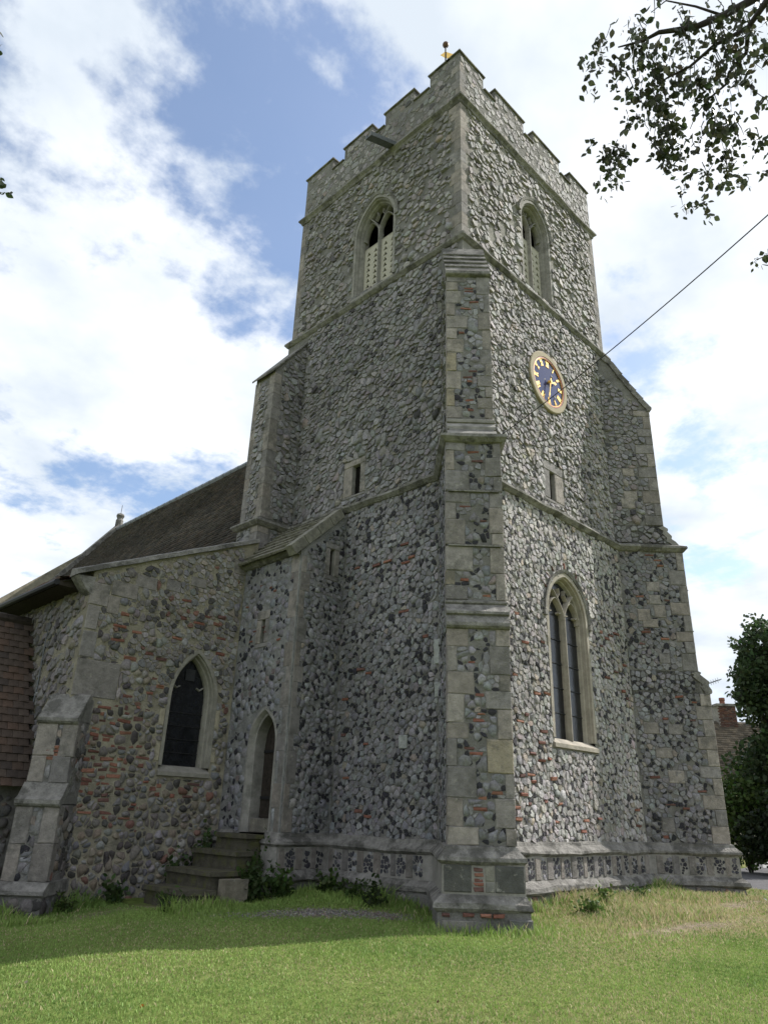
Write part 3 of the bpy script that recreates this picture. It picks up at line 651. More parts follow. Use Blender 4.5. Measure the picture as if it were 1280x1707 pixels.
# diagonal buttresses
def prism(fn, hw, d0, d1, z0, z1, hw2=None, d2=None):
    h2 = hw if hw2 is None else hw2; e = d1 if d2 is None else d2
    return [fn(-hw, d0, z0), fn(hw, d0, z0), fn(hw, d1, z0), fn(-hw, d1, z0), fn(-h2, d0, z1), fn(h2, d0, z1), fn(h2, e, z1), fn(-h2, e, z1)]
def wedge(fn, root, prof, hw, name, m='string', d0=-.5, th=0):
    """a weathering: profile (d, z) given from the lower edge upwards, closed back into the wall"""
    pr = prof+([(d-th, z-.05) for d, z in prof[::-1]] if th else [(d0, prof[-1][1]), (d0, prof[0][1])]); n = len(pr); mb = MB()
    mb.add([fn(s, d, z) for s in (-hw, hw) for d, z in pr], [(i, (i+1) % n, n+(i+1) % n, n+i) for i in range(n)]+[tuple(range(n))[::-1], tuple(range(n, 2*n))])
    return mb.build(name, M[m], root)
def buttress(fn, e, t, label):
    b = bpy.data.objects.new('buttress', None); COL.objects.link(b); b.parent = tower; b['label'] = label
    mb = MB()
    for (hw, D, z0, z1) in ((HA, DA, -.4, 4.02), (HB, DB, 3.9, Z1), (HC, DC, Z1, 11.06)): mb.hexa(prism(fn, hw-.012, -.5, D-.012, z0, z1))
    for (hw, dA, z0, dB, z1) in ((HA, DA, 4.02, DB, 4.44), (HC, DC, 11.06, -.12, 12.52), (HC, DB, Z1+.02, DC, Z1+.56)): mb.hexa(prism(fn, hw-.012, -.5, dA-.03, z0-.01, z1, hw-.012, dB-.03))
    c = mb.build('core', M['mortar'], b)
    wedge(fn, b, [(DA+.03, 3.97), (DA+.055, 4.0), (DA+.055, 4.05), (DA-.02, 4.17), (DA+.02, 4.19), (DA+.02, 4.23), (DB+.02, 4.38), (DB+.045, 4.40), (DB+.045, 4.425), (DB-.01, 4.45)], HA+.02, 'weathering', th=.16)
    wedge(fn, b, [(DB-.02, Z1+.06), (DB-.10, Z1+.16), (DC+.13, Z1+.24), (DC+.16, Z1+.25), (DC+.165, Z1+.30), (DC+.06, Z1+.42), (DC+.09, Z1+.43), (DC+.095, Z1+.48), (DC-.01, Z1+.55)], HC+.02, 'weathering', 'dressed_grey', th=.12)
    cap = [(DC+.05, 11.02), (DC+.07, 11.04), (DC+.07, 11.10)]; d, z = DC+.03, 11.14
    for k in range(4): cap += [(d, z), (d-.155, z+.20), (d-.135, z+.215), (d-.135, z+.235)]; d -= .155; z += .24
    cap += [(.28, 12.12), (.10, 12.42), (-.1, 12.6)]
    wedge(fn, b, cap, HC+.03, 'weathering', th=.13)
    for (hw, D, z) in ((HB, DB, 5.33), (HB, DB, 6.28)):
        mb = MB(); P = fn(-hw+.03, D-.02, z); mb.obox(P, t*(2*hw-.08), e*.055, UP*.025); mb.build('drip_course', M['string'], b)
    return b, c
bn, cn = buttress(near, E1, T1, 'diagonal buttress nearest the lawn with ashlar edges and brick scraps')
bf, cf = buttress(far, E2, T2, 'diagonal buttress at the far right corner in shade')
# facing of the near buttress: blocks up both edges, flints and bricks between
for (hw, D, z0, z1) in ((HA, DA, 1.02, 3.97), (HB, DB, 4.45, 5.33), (HB, DB, 5.36, 6.28), (HB, DB, 6.31, Z1-.10), (HC, DC, Z1+.56, 11.03)):
    for side in (-1, 1):
        z = z0; k = int(side > 0)
        while z < z1-.02:
            h = min(random.uniform(.20, .46), z1-z)
            if z1-z-h < .12: h = z1-z
            w = (random.uniform(.26, .44) if k % 2 == 0 else random.uniform(.13, .25))*(1 if side < 0 else .85)*hw/.45
            s0 = -hw-.008 if side < 0 else hw+.008-w
            col = LIME[rng.integers(len(LIME))]*rng.uniform(.8, 1.12)
            if random.random() < .10: col = A3(.30, .26, .20)
            block(bn, near(s0, D-.22, z+.004), T1*w, UP*(h-.008), E1*(.22+random.uniform(-.004, .008)), col=col, jit=.010)
            if side < 0: L_ = STONES.setdefault('_nl', []); L_.append((s0, s0+w, z, z+h))
            else: STONES.setdefault('_nl', []).append((s0, s0+w, z, z+h))
            z += h; k += 1
    occ = [q for q in STONES['_nl'] if q[2] >= z0-.01 and q[3] <= z1+.01]
    bs = scraps(bn, near(0, D-.012, 0), T1, int((z1-z0)*3.2), (-hw+.1, hw-.08, z0+.03, z1-.03), occ, .09, .2, .03, .05, (.008, .02))
    flints('tower', near(0, D-.012, 0), T1, UP, [(-hw+.05, z0), (hw-.05, z0), (hw-.05, z1), (-hw+.05, z1)], 'butt', occ+bs)
del STONES['_nl']
for (hw, D, z0, z1, st, o) in ((HA, DA, 1.02, 3.97, 'lower', OL), (HB, DB, 4.45, Z1-.12, 'lower', OL), (HC, DC, Z1+.56, 11.0, 'mid', OM)):
    flints('tower', near(-hw+.012, 0, 0), E1, UP, [(-hw+o/S2+.02, z0), (D-.23, z0), (D-.23, z1), (-hw+o/S2+.02, z1)], st)
flints('tower', near(-HC+.012, 0, 0), E1, UP, [(-.3, 11.0), (DC-.06, 11.0), (DC-.16, 11.1), (-.12, 12.38), (-.3, 12.4)], 'mid')
flints('tower', near(-HA+.012, 0, 0), E1, UP, [(-HA+OL/S2+.02, 3.97), (DA-.18, 3.97), (DB-.18, 4.45), (-HA+OL/S2+.02, 4.45)], 'lower')
# far buttress, the side turned to the lawn
for (hw, D, z0, z1, st, o) in ((HA, DA, 1.02, 3.97, 'lower', OL), (HB, DB, 4.45, Z1-.12, 'lower', OL), (HC, DC, Z1+.56, 11.0, 'mid', OM)):
    z = z0; k = 0; occ = []
    while z < z1-.02:
        h = min(random.uniform(.22, .42), z1-z)
        if z1-z-h < .12: h = z1-z
        w = random.uniform(.30, .46) if k % 2 == 0 else random.uniform(.16, .24)
        block(bf, far(-hw+.2, D+.006-w, z+.004), E2*w, UP*(h-.008), -T2*(.2+random.uniform(0, .012))); occ.append((D-w, D+.1, z, z+h)); z += h; k += 1
    P0 = far(-hw+.012, 0, 0)
    for q in range(6 if st == 'lower' else 3):                     # stray dressed blocks among the flints
        u = random.uniform(-.1, D-.75); v = random.uniform(z0+.1, z1-.5); w, h = random.uniform(.2, .36), random.uniform(.18, .3); block(bf, P0+E2*u+UP*v+T2*.03, E2*w, UP*h, -T2*.045); occ.append((u, u+w, v, v+h))
    if st == 'lower': occ += scraps(bf, P0, E2, 9, (-.1, D-.2, z0, z1), occ, .1, .22, .03, .05, (.01, .03))
    flints('tower', P0, E2, UP, [(-hw+o/S2+.02, z0), (D-.03, z0), (D-.03, z1), (-hw+o/S2+.02, z1)], st, occ)
flints('tower', far(-HC+.012, 0, 0), E2, UP, [(-.3, 11.0), (DC-.06, 11.0), (DC-.16, 11.1), (-.12, 12.38), (-.3, 12.4)], 'mid')
flints('tower', far(-HC+.012, 0, 0), E2, UP, [(-HC+OM/S2+.02, Z1+.11), (DB-.22, Z1+.11), (DC-.16, Z1+.55), (-HC+OM/S2+.02, Z1+.55)], 'mid')
flints('tower', far(-HA+.012, 0, 0), E2, UP, [(-HA+OL/S2+.02, 3.97), (DA-.18, 3.97), (DB-.18, 4.45), (-HA+OL/S2+.02, 4.45)], 'lower')
# buttress at the far end of the north face
bne = bpy.data.objects.new('buttress', None); COL.objects.link(bne); bne.parent = tower; bne['label'] = 'square buttress rising beside the nave roof'
mb = MB(); mb.box((-NED+.012, NEY0+.012, -.4), (.3, NEY1-.012, Z1)); mb.hexa([(-NED+.06, NEY0+.012, Z1), (.3, NEY0+.012, Z1), (.3, NEY1-.03, Z1), (-NED+.06, NEY1-.03, Z1), (-NED+.06, NEY0+.012, 11.31), (.3, NEY0+.012, 12.975), (.3, NEY1-.03, 12.975), (-NED+.06, NEY1-.03, 11.31)])
mb.build('core', M['mortar'], bne)
mb = MB(); mb.hexa([(-NED-.03, NEY0-.03, 11.18), (.1, NEY0-.03, 12.70), (.1, NEY1+.03, 12.70), (-NED-.03, NEY1+.03, 11.18), (-NED-.04, NEY0-.03, 11.225), (.1, NEY0-.03, 12.745), (.1, NEY1+.03, 12.745), (-NED-.04, NEY1+.03, 11.225)]); mb.build('weathering', M['string'], bne)
xe = -NED+.048
for side in (0, 1):
    z = Z1+.1; k = side; 
    while z < 11.15:
        h = min(random.uniform(.25, .5), 11.2-z)
        w = .34 if k % 2 == 0 else .2
        y = NEY0+.006 if side == 0 else NEY1-.02-w
        mb = MB(); dx = .2 if k % 2 else .34; mb.obox((xe, y, z+.004), A3(dx, 0, 0), A3(0, w, 0), UP*(h-.008), LIME[rng.integers(6)]*rng.uniform(.8, 1.1)); mb.build('quoin', M['ashlar'], bne); z += h; k += 1
flints('tower', A3(xe+.012, 0, 0), NU, UP, [(-NEY1+.2, Z1+.12), (-NEY0-.2, Z1+.12), (-NEY0-.2, 11.1), (-NEY1+.2, 11.1)], 'mid')
flints('tower', A3(0, NEY0+.012, 0), WU, UP, [(-NED+.28, Z1+.12), (-OM, Z1+.12), (-OM, 12.5), (-NED+.28, 11.45)], 'mid')
flints('tower', A3(0, NEY0+.012, 0), WU, UP, [(-NED+.3, 6.2), (-OL, 6.2), (-OL, Z1-.12), (-NED+.3, Z1-.12)], 'mid')
flints('tower', A3(-NED+.012, 0, 0), NU, UP, [(-NEY1+.02, 6.3), (-NEY0-.25, 6.3), (-NEY0-.25, Z1-.12), (-NEY1+.02, Z1-.12)], 'mid')
z = 5.9
while z < Z1-.13:
    h = min(.38, Z1-.12-z); mb = MB(); mb.obox((-NED, NEY0, z), A3(.3, 0, 0), A3(0, .26, 0), UP*(h-.008), LIME[rng.integers(6)]); mb.build('quoin', M['ashlar'], bne); z += h

# flushwork panels of the plinth: dressed strips with knapped flint between
def flushwork(P0, U, u0, u1, bright=1.0, pw=(.17, .24), sw=(.10, .18)):
    N = np.cross(U, UP); u = u0
    while u < u1-.1:
        w = min(random.uniform(*sw), u1-u); block(tower, P0+U*u+UP*.465-N*.03, U*w, UP*.325, N*.042, name='plinth_block', col=LIME[rng.integers(6)]*.85*bright); u += w
        w = min(random.uniform(*pw), u1-u)
        if w > .1: flints('tower', P0, U, UP, [(u+.004, .465), (u+w-.004, .465), (u+w-.004, .79), (u+.004, .79)], 'panel')
        u += w
OP = .09
flushwork(A3(0, -OL-OP, 0), WU, .72, 5.32)
flushwork(A3(-OL-OP, 0, 0), NU, -2.95, -.75, .8)
flushwork(A3(0, 3.07-OP, 0), WU, -1.3, -.25, .9)
flushwork(far(-HA-OP, 0, 0), E2, -.15, 1.45)
P0 = near(0, DA+OP, 0)
for (a, b, c, d) in ((-.52, -.16, .47, .785), (.15, .53, .47, .785)): block(tower, P0+T1*a+UP*c-E1*.03, T1*(b-a), UP*(d-c), E1*.045, name='plinth_block', col=(.10, .10, .095))
block(tower, P0+T1*.02+UP*.47-E1*.03, T1*.12, UP*.12, E1*.04, name='plinth_block', col=(.2, .195, .18)); block(tower, P0+T1*.02+UP*.60-E1*.03, T1*.12, UP*.18, E1*.04, name='plinth_block', col=(.24, .23, .2))
for k in range(5): brick(bn, P0+T1*(-.13+.01*(k % 2))+UP*(.48+k*.058)-E1*.03, T1*.12, UP*.042, E1*.042)
P0 = near(0, DA+.16, 0)
for (u, w) in ((-.55, .1), (-.28, .14), (-.06, .14), (.1, .14)): brick(bn, P0+T1*u+UP*.19-E1*.03, T1*w, UP*.045, E1*.05)
block(tower, P0+T1*.3+UP*-.1-E1*.03, T1*.3, UP*.28, E1*.06, name='footing_block', col=(.13, .13, .125)); block(tower, P0+T1*-.55+UP*-.12-E1*.03, T1*.4, UP*.27, E1*.05, name='footing_block', col=(.2, .19, .17))
flints('tower', A3(0, -OL-.163, 0), WU, UP, [(1.0, -.05), (5.3, -.05), (5.3, .25), (1.0, .25)], 'rubble')
flints('tower', A3(-OL-.163, 0, 0), NU, UP, [(-2.8, -.05), (-.8, -.05), (-.8, .25), (-2.8, .25)], 'rubble')
flints('tower', far(-HA-.163, 0, 0), E2, UP, [(-.2, -.05), (1.5, -.05), (1.5, .25), (-.2, .25)], 'rubble')
# plain blocks let into the lower walls
for (u, v, w, h) in ((-.62, 3.75, .14, .42), (-.6, 3.2, .16, .24), (-1.4, 2.4, .2, .22)): block(wall, A3(-OL+.03, 0, 0)+NU*u+UP*v, NU*w, UP*h, A3(-.06, 0, 0), col=(.33, .34, .33))
# waterspout
mb = MB(); a = A3(.1, 2.16, 17.24); b = A3(-.95, 2.12, 16.72); d = b-a; sdv = A3(0, .10, 0); upv = A3(0, 0, .11)
mb.obox(a-sdv, d, sdv*2, A3(0, 0, .02)); mb.obox(a-sdv+A3(0, 0, .021), d, sdv*.25, upv); mb.obox(a+sdv*.75+A3(0, 0, .021), d, sdv*.25, upv); mb.build('waterspout', M['lead'], tower)
finish_stones('tower', wall, tower)

# ------------------------------------------------------------------ clock
clock = thing('wall_clock', 'round blue clock dial with gilt Roman numerals in a stone ring on the tower', 'clock', (CLK[0], -OM, CLK[1]))
def cpt(r, a, d): return A3(CLK[0]+r*math.sin(a), -OM-d, CLK[1]+r*math.cos(a))          # a clockwise from XII
def ring(prof, n=64): 
    mb = MB(); k = len(prof); vs = [cpt(r, 2*math.pi*i/n, d) for i in range(n) for r, d in prof]
    mb.add(vs, [(i*k+j, i*k+j+1, ((i+1) % n)*k+j+1, ((i+1) % n)*k+j) for i in range(n) for j in range(k-1)]); return mb
ring([(.76, -.02), (.76, .055), (.74, .07), (.63, .07), (.62, .05), (.62, -.02)]).build('stone_surround', M['dialstone'], clock)
mb = MB(); vs = [cpt(.615, 2*math.pi*i/64, .035) for i in range(64)]; mb.add(vs, [tuple(range(64))]); mb.build('dial', M['dial'], clock)
ring([(.618, .03), (.618, .062), (.595, .062), (.595, .03)]).build('red_rim', M['red'], clock)
ring([(.594, .03), (.594, .055), (.579, .055), (.579, .03)]).build('gilt_rim', M['gold'], clock)
GL = {'I': [((0, 0), (0, 1), 1)], 'V': [((-.30, 1), (0, 0), 1), ((.30, 1), (0, 0), .6)], 'X': [((-.30, 1), (.30, 0), 1), ((.30, 1), (-.30, 0), .6)]}
ADV = {'I': .30, 'V': .72, 'X': .72}
for n, tx in enumerate(('XII', 'I', 'II', 'III', 'IIII', 'V', 'VI', 'VII', 'VIII', 'IX', 'X', 'XI')):
    an = n*math.pi/6; tot = sum(ADV[c] for c in tx); x = -tot/2; mb = MB(); hN = .145; r0 = .41
    er = A3(math.sin(an), 0, math.cos(an)); et = A3(math.cos(an), 0, -math.sin(an))
    for c in tx:
        x += ADV[c]/2
        for (a, b, wt) in GL[c]:
            p = cpt(r0, an, .037)+et*(x+a[0])*hN*.62+er*a[1]*hN; q = cpt(r0, an, .037)+et*(x+b[0])*hN*.62+er*b[1]*hN
            dd = (q-p)/np.linalg.norm(q-p); sv = np.cross(dd, A3(0, 1, 0))*.026*wt/2
            mb.obox(p-sv, q-p, sv*2, A3(0, -.008, 0))
            for e_ in (p, q): mb.obox(e_-et*.016-er*.005, et*.032, er*.010, A3(0, -.0085, 0))
        x += ADV[c]/2
    mb.build('numeral', M['gold'], clock)
def hand(an, ln, w, tail, d, name):
    er = A3(math.sin(an), 0, math.cos(an)); et = A3(math.cos(an), 0, -math.sin(an)); c = cpt(0, 0, d); mb = MB(); t = A3(0, -.012, 0)
    o = [c-er*tail-et*w*.9, c-er*tail+et*w*.9, c+er*ln*.62+et*w*.55, c+er*ln*.72+et*w*1.4, c+er*ln, c+er*ln*.72-et*w*1.4, c+er*ln*.62-et*w*.55]; n = len(o)
    mb.add(o+[p+t for p in o], [tuple(range(n, 2*n)), tuple(range(n))[::-1]]+[(i, (i+1) % n, n+(i+1) % n, n+i) for i in range(n)])
    mb.build(name, M['gold'], clock)
hand(math.radians(76), .30, .034, .06, .075, 'hour_hand'); hand(math.radians(192), .50, .017, .10, .10, 'minute_hand')
mb = MB(); mb.tube([cpt(0, 0, .03), cpt(0, 0, .13)], .03, 12); mb.build('hub', M['gold'], clock)

# ------------------------------------------------------------------ weathervane on the tower roof
vane = thing('weathervane', 'gilt weathervane with a ball on top, rising behind the battlements', 'weathervane', (.55, .9, 17.5))
bx_, by_ = .55, .9
mb = MB(); mb.tube([(bx_, by_, 17.5), (bx_, by_, 20.42)], .022, 8); mb.build('pole', M['iron'], vane)
def ball(p, r, n=12):
    mb = MB(); vs = []; F = []
    for i in range(n+1):
        for j in range(n): a = math.pi*i/n; b = 2*math.pi*j/n; vs.append((p[0]+r*math.sin(a)*math.cos(b), p[1]+r*math.sin(a)*math.sin(b), p[2]+r*math.cos(a)))
    F = [(i*n+j, (i+1)*n+j, (i+1)*n+(j+1) % n, i*n+(j+1) % n) for i in range(n) for j in range(n)]; mb.add(vs, F); return mb
ball((bx_, by_, 20.47), .085).build('ball', mat('old_copper', (.13, .07, .05), rough=.5), vane, smooth=True)
o = [(-.02, 19.95), (.42, 19.86), (.36, 20.0), (.44, 20.1), (.25, 20.08), (-.02, 20.2), (-.12, 20.12), (-.2, 20.08), (-.12, 20.03)]; n = len(o)
vd = A3(.62, -.79, 0)*.7
mb = MB(); mb.add([A3(bx_, by_, 0)+vd*u+UP*v+np.cross(vd, UP)*d for d in (-.008, .008) for u, v in o], [tuple(range(n)), tuple(range(n, 2*n))[::-1]]+[(i, (i+1) % n, n+(i+1) % n, n+i) for i in range(n)]); mb.build('vane_plate', M['gold'], vane)

# ------------------------------------------------------------------ stair turret against the north face
TX, TY0, TY1 = -1.25, 3.07, 4.90
turret = thing('stair_turret', 'small flint stair turret with pointed doorway and sloping stone slab roof, set against the tower', 'stair turret', (-.7, 4.0, 0))
TD = (-3.77, .31, 1.0, 2.50, 3.0, .13)
PF, PS = A3(TX, 0, 0), A3(0, TY0, 0)
def roofz(x): return 6.12+(x-TX)*(1.08/1.13)
s1h, s1o = slit(turret, PF, NU, -4.30, -3.90, 4.28, 5.02, -4.15, -4.03, 4.37, 4.84)
s2h, s2o = slit(turret, PS, WU, -.64, -.27, 5.64, 6.42, -.51, -.40, 5.74, 6.30)
mb = MB(); q = lambda u, v, d: PF+NU*u+UP*v+A3(-1, 0, 0)*d
g = lambda o: arch(TD[0], TD[1], TD[2], TD[3], TD[4], o)
strip(mb, PF, NU, UP, [(g(TD[5]), -.05), (g(TD[5]), .012), (g(.08), .012), (g(.03), -.07), (g(.0), -.08), (g(0), -.34)])
dframe = mb.build('doorway', M['dressed_grey'], turret)
door = None
for k in range(4):                                          # planks cut to the arch
    u0 = TD[0]-TD[1]+k*TD[1]/2; u1 = u0+TD[1]/2-.006; o = arch(*TD[:5], -.001, n=12)
    us = np.linspace(u0, u1, 4); xs = np.array([p[0] for p in o[1:-1]]); zs = np.array([p[1] for p in o[1:-1]]); top = np.interp(us, xs, zs)
    pl = [(u0, 1.24), (u1, 1.24)]+[(us[i], top[i]) for i in (3, 2, 1, 0)]; mb = MB(); n = len(pl); dj = -.30+random.uniform(-.006, .006)
    mb.add([q(u, v, d) for d in (dj-.05, dj) for u, v in pl], [tuple(range(n, 2*n)), tuple(range(n))[::-1]]+[(i, (i+1) % n, n+(i+1) % n, n+i) for i in range(n)])
    if k == 0: door = mb.build('door', M['wood'], turret); door['label'] = 'dark weathered plank door'
    else: mb.build('plank', M['wood'], door)
for z in (1.55, 2.35): mb = MB(); mb.obox(q(TD[0]-TD[1]+.01, z, -.288), NU*.42, UP*.05, A3(-.012, 0, 0)); mb.build('strap_hinge', M['iron'], door)
block(turret, q(TD[0]-TD[1]+.002, 1.0, -.33), NU*(2*TD[1]-.004), UP*.23, A3(-.22, 0, 0), name='threshold', col=(.2, .185, .155))
mb = MB()
wall_sheet(mb, PF, NU, UP, [(-TY1, -.6), (-TY0, -.6), (-TY0, 6.1), (-TY1, 6.1)], [arch(TD[0], TD[1], TD[2]-.05, TD[3], TD[4], .12)]+s1o)
wall_sheet(mb, PS, WU, UP, [(TX, -.6), (-.1, -.6), (-.1, 7.18), (TX, 6.1)], s2o)
tw = mb.build('wall', M['mortar_grey'], turret)
hd = arch_holes(*TD)
qh = []
z = 1.03; k = 0
while z < 5.95:                                              # chamfered corner stones
    h = min(random.uniform(.28, .55), 5.98-z)
    if 5.98-z-h < .12: h = 5.98-z
    a, b = (.26, .17) if k % 2 == 0 else (.16, .27)
    c = .055; mb = MB(); x0, y0 = TX-.010, TY0-.010; pl = [(x0+a, y0), (x0+c, y0), (x0, y0+c), (x0, y0+b), (x0+.1, y0+b), (x0+a, y0+.1)]; n = len(pl)
    mb.add([(x, y, zz_) for zz_ in (z+.003, z+h-.003) for x, y in pl], [tuple(range(n)), tuple(range(n, 2*n))[::-1]]+[(i, n+i, n+(i+1) % n, (i+1) % n) for i in range(n)], LIME[rng.integers(6)]*rng.uniform(.78, .98))
    mb.build('quoin', M['ashlar'], tw); qh.append((z, z+h, a, b)); z += h; k += 1
flints('turret', PF, NU, UP, [(-TY1+.02, 1.0), (-TY0-.15, 1.0), (-TY0-.15, 6.0), (-TY1+.02, 6.0)], 'turret', hd+s1h+[(-TY0-b, -TY0, a0, a1) for a0, a1, a, b in qh])
flints('turret', PS, WU, UP, [(TX+.15, 1.0), (-.13, 1.0), (-.13, 7.0), (TX+.15, 6.1)], 'lower', s2h+[(TX, TX+a, a0, a1) for a0, a1, a, b in qh])
for k in range(9): brick(tw, q(random.uniform(-4.8, -3.35), random.uniform(3.3, 5.9), -.03), NU*random.uniform(.07, .13), UP*.04, A3(-.05, 0, 0))
finish_stones('turret', tw, turret, 260)
mb = MB(); sweep_plan(mb, [(TX, TY1), (TX, 4.34)], [(-.05, 1.04), (.035, 1.015), (.06, .965), (.185, .88), (.195, .845), (.12, .80), (.02, .79)], .006); mb.build('plinth_moulding', M['string'], turret)
mb = MB(); mb.box((TX-.09, 4.30, -.5), (TX-.002, TY1, .84)); mb.build('plinth', M['dressed_grey'], turret)
# eaves course, slab roof, coping up the gable side
mb = MB(); sweep_plan(mb, [(TX, TY1+.02), (TX, TY0+.05)], [(-.02, 6.22), (.12, 6.15), (.13, 6.07), (.05, 6.0), (-.02, 5.98)], .006); mb.build('eaves_course', M['string'], turret)
roof = None; nrow = 7; sl = A3(1.13, 0, 1.08); sl /= np.linalg.norm(sl); nr_ = A3(-sl[2], 0, sl[0]); L0 = 1.72
for r_ in range(nrow):
    y = TY0+.17; P = A3(TX-.17, 0, 6.045)+sl*(r_*L0/nrow)+nr_*(.012)
    while y < TY1+.12:
        w = min(random.uniform(.28, .55), TY1+.14-y); th_ = random.uniform(.035, .055)
        mb = MB(); mb.obox(P+A3(0, y, 0)+nr_*.03+sl*random.uniform(-.03, .01), A3(0, w-.008, 0), -(sl*(L0/nrow+.07))*-1-nr_*.05, nr_*th_)
        ob = mb.build('roof_slab' if roof else 'roof', M['slab'], turret if roof is None else roof)
        if roof is None: roof = ob; roof['label'] = 'lichened stone slab roof'
        y += w
mb = MB(); mb.add([(TX-.1, TY0+.1, 6.07), (TX-.1, TY1+.1, 6.07), (-.1, TY1+.1, 7.17), (-.1, TY0+.1, 7.17)], [(0, 3, 2, 1)]); mb.build('roof_bed', M['slab'], turret)
for k in range(4):
    a0 = k*.42; P = A3(TX-.14, TY0-.03, 6.05)+sl*a0
    block(turret, P-UP*.10, sl*.40, nr_*.20, A3(0, .22, 0), name='coping_stone', col=(.24, .23, .195))

# ------------------------------------------------------------------ nave and aisle
nave = thing('church_nave', 'church nave and aisle of cobbles and brick with brown tiled roof beside the tower', 'church', (-1, 12, 0))
AY, AX0, AX1 = 4.90, -4.42, -1.0
PA = A3(0, AY, 0)
def atop(x): return 5.22+(x+4.55)*(6.60-5.22)/(4.55-1.4)
AW = (-2.12, .38, 2.05, 3.25, 4.02, .15)
wn_ = window(nave, PA, WU, *AW, 'dressed_pale', tracery='none', hood=False, depth=.30)
mb = MB(); mb.obox((AW[0]-.09, AY+.225, 3.62), A3(.2, 0, 0), A3(0, -.012, 0), A3(0, 0, .22)); mb.build('reflection_plate', M['reflection_grey'], wn_)  # small grey plate painted in for a reflection in the upper glass
for s_ in (-1, 1): mb = MB(); sweep2d(mb, PA, WU, UP, [(AW[0]+s_*.33, 3.52), (AW[0]+s_*.25, 3.46), (AW[0]+s_*.18, 3.50)], .035, -.27, -.20); mb.build('cusp', M['dressed_grey'], wn_)
mb = MB(); wall_sheet(mb, PA, WU, UP, [(AX0, -.8), (AX1, -.8), (AX1, atop(AX1)), (AX0, atop(AX0))], [arch(AW[0], AW[1], AW[2]-.1, AW[3], AW[4], .14)])
mb.add([(AX0, 21.6, -.8), (AX0, AY, -.8), (AX0, AY, atop(AX0)), (AX0, 21.6, atop(AX0))], [(0, 1, 2, 3)])
mb.add([(AX0, 21.6, -.8), (AX0, 21.6, 5.2), (3, 21.6, 12.2), (8.5, 21.6, 5.2), (8.5, 21.6, -.8)], [(0, 1, 2, 3, 4)])
mb.add([(8.5, 21.6, -.8), (8.5, 21.6, 5.2), (8.5, 5.95, 5.2), (8.5, 5.95, -.8)], [(0, 1, 2, 3)])
aw = mb.build('wall', mat('mortar_cream', (.29, .265, .205), rough=.95, nscale=4, namp=.4, bump=1, bscale=30, bdist=.035, spec=.1, extra=[((.15, .14, .12), 2.5, .55, .15, .6), ((.38, .36, .30), 8, .6, .1, .5)]), nave)
# nave west wall behind the tower
mb = MB(); mb.add([(-1.1, 5.95, -.5), (8.5, 5.95, -.5), (8.5, 5.95, 5.4), (3, 5.95, 12.3), (-1.1, 5.95, 6.7)], [(0, 1, 2, 3, 4)]); mb.build('wall', M['mortar'], nave)
ha = arch_holes(*AW); occ = list(ha)
occ.append((AW[0]-.56, AW[0]+.56, 1.84, 2.06))
# jamb blocks of the window, irregular
for s_ in (-1, 1):
    z = 1.88; k = 0
    while z < 3.3:
        h = random.uniform(.22, .36); w = .10 if k % 2 else .03; u = AW[0]+s_*.53; u0, u1 = sorted((u, u+s_*w)); 
        if w > .05: block(aw, PA+WU*u0+UP*z+A3(0, .04, 0), WU*(u1-u0), UP*(h-.01), A3(0, -.052, 0), col=(.37, .33, .25)); occ.append((u0, u1, z, z+h))
        z += h; k += 1
# quoins and patches at the outer corner
for (u, v, w, h, c) in ((-4.42, 4.62, .34, .40, 0), (-4.42, 4.18, .22, .42, 1), (-4.05, 4.86, .5, .28, 0), (-4.08, 4.52, .22, .32, 2), (-4.42, 3.05, .78, .62, 1), (-4.42, 3.70, .26, .44, 3), (-3.62, 5.12, .42, .24, 1), (-4.42, 2.6, .42, .4, 3), (-1.55, 5.9, .3, .3, 0), (-3.0, 5.2, .3, .22, 3), (-2.5, 5.4, .35, .2, 1)):
    block(aw, PA+WU*u+UP*v+A3(0, .04, 0), WU*w, UP*h, A3(0, -.055, 0), col=LIME[c]*rng.uniform(.85, 1.0)); occ.append((u, u+w, v, v+h))
# bonding of old brick: thick in the lower left, thin above
br = []
for k in range(120):
    u = -4.1+abs(random.gauss(0, .7)); v = random.gauss(2.0, .65)
    if not (.9 < v < 5.4 and u < -1.4): continue
    w, h = random.choice((random.uniform(.06, .12), random.uniform(.12, .26))), random.uniform(.035, .075)
    if any(u < b+.015 and u+w > a-.015 and v < d+.012 and v+h > c-.012 for a, b, c, d in occ+br): continue
    br.append((u, u+w, v, v+h)); tl = random.gauss(0, .06); brick(aw, PA+WU*u+UP*v+A3(0, .03, 0), WU*w+UP*w*tl, UP*h-WU*h*tl, A3(0, -.03-random.uniform(.006, .028), 0))
br += scraps(aw, PA, WU, 18, (-4.0, -1.4, 3.2, 5.2), occ+br, .12, .26, .04, .065, (.012, .03))
flints('nave', PA, WU, UP, [(AX0+.02, -.3), (AX1-.28, -.3), (AX1-.28, 1.0), (AX0+.02, 1.0)], 'aisle', occ+br)
flints('nave', PA, WU, UP, [(AX0+.02, 1.0), (AX1-.28, 1.0), (AX1-.28, 3.0), (AX0+.02, 3.0)], 'aisle', occ+br)
flints('nave', PA, WU, UP, [(AX0+.02, 3.0), (AX1-.28, 3.0), (AX1-.28, atop(AX1)-.2), (AX0+.02, atop(AX0)-.12)], 'aisletop', occ+br)
flints('nave', A3(AX0, 0, 0), NU, UP, [(-11, 1.0), (-4.98, 1.0), (-4.98, 5.0), (-11, 5.0)], 'belfry', shade=.8)
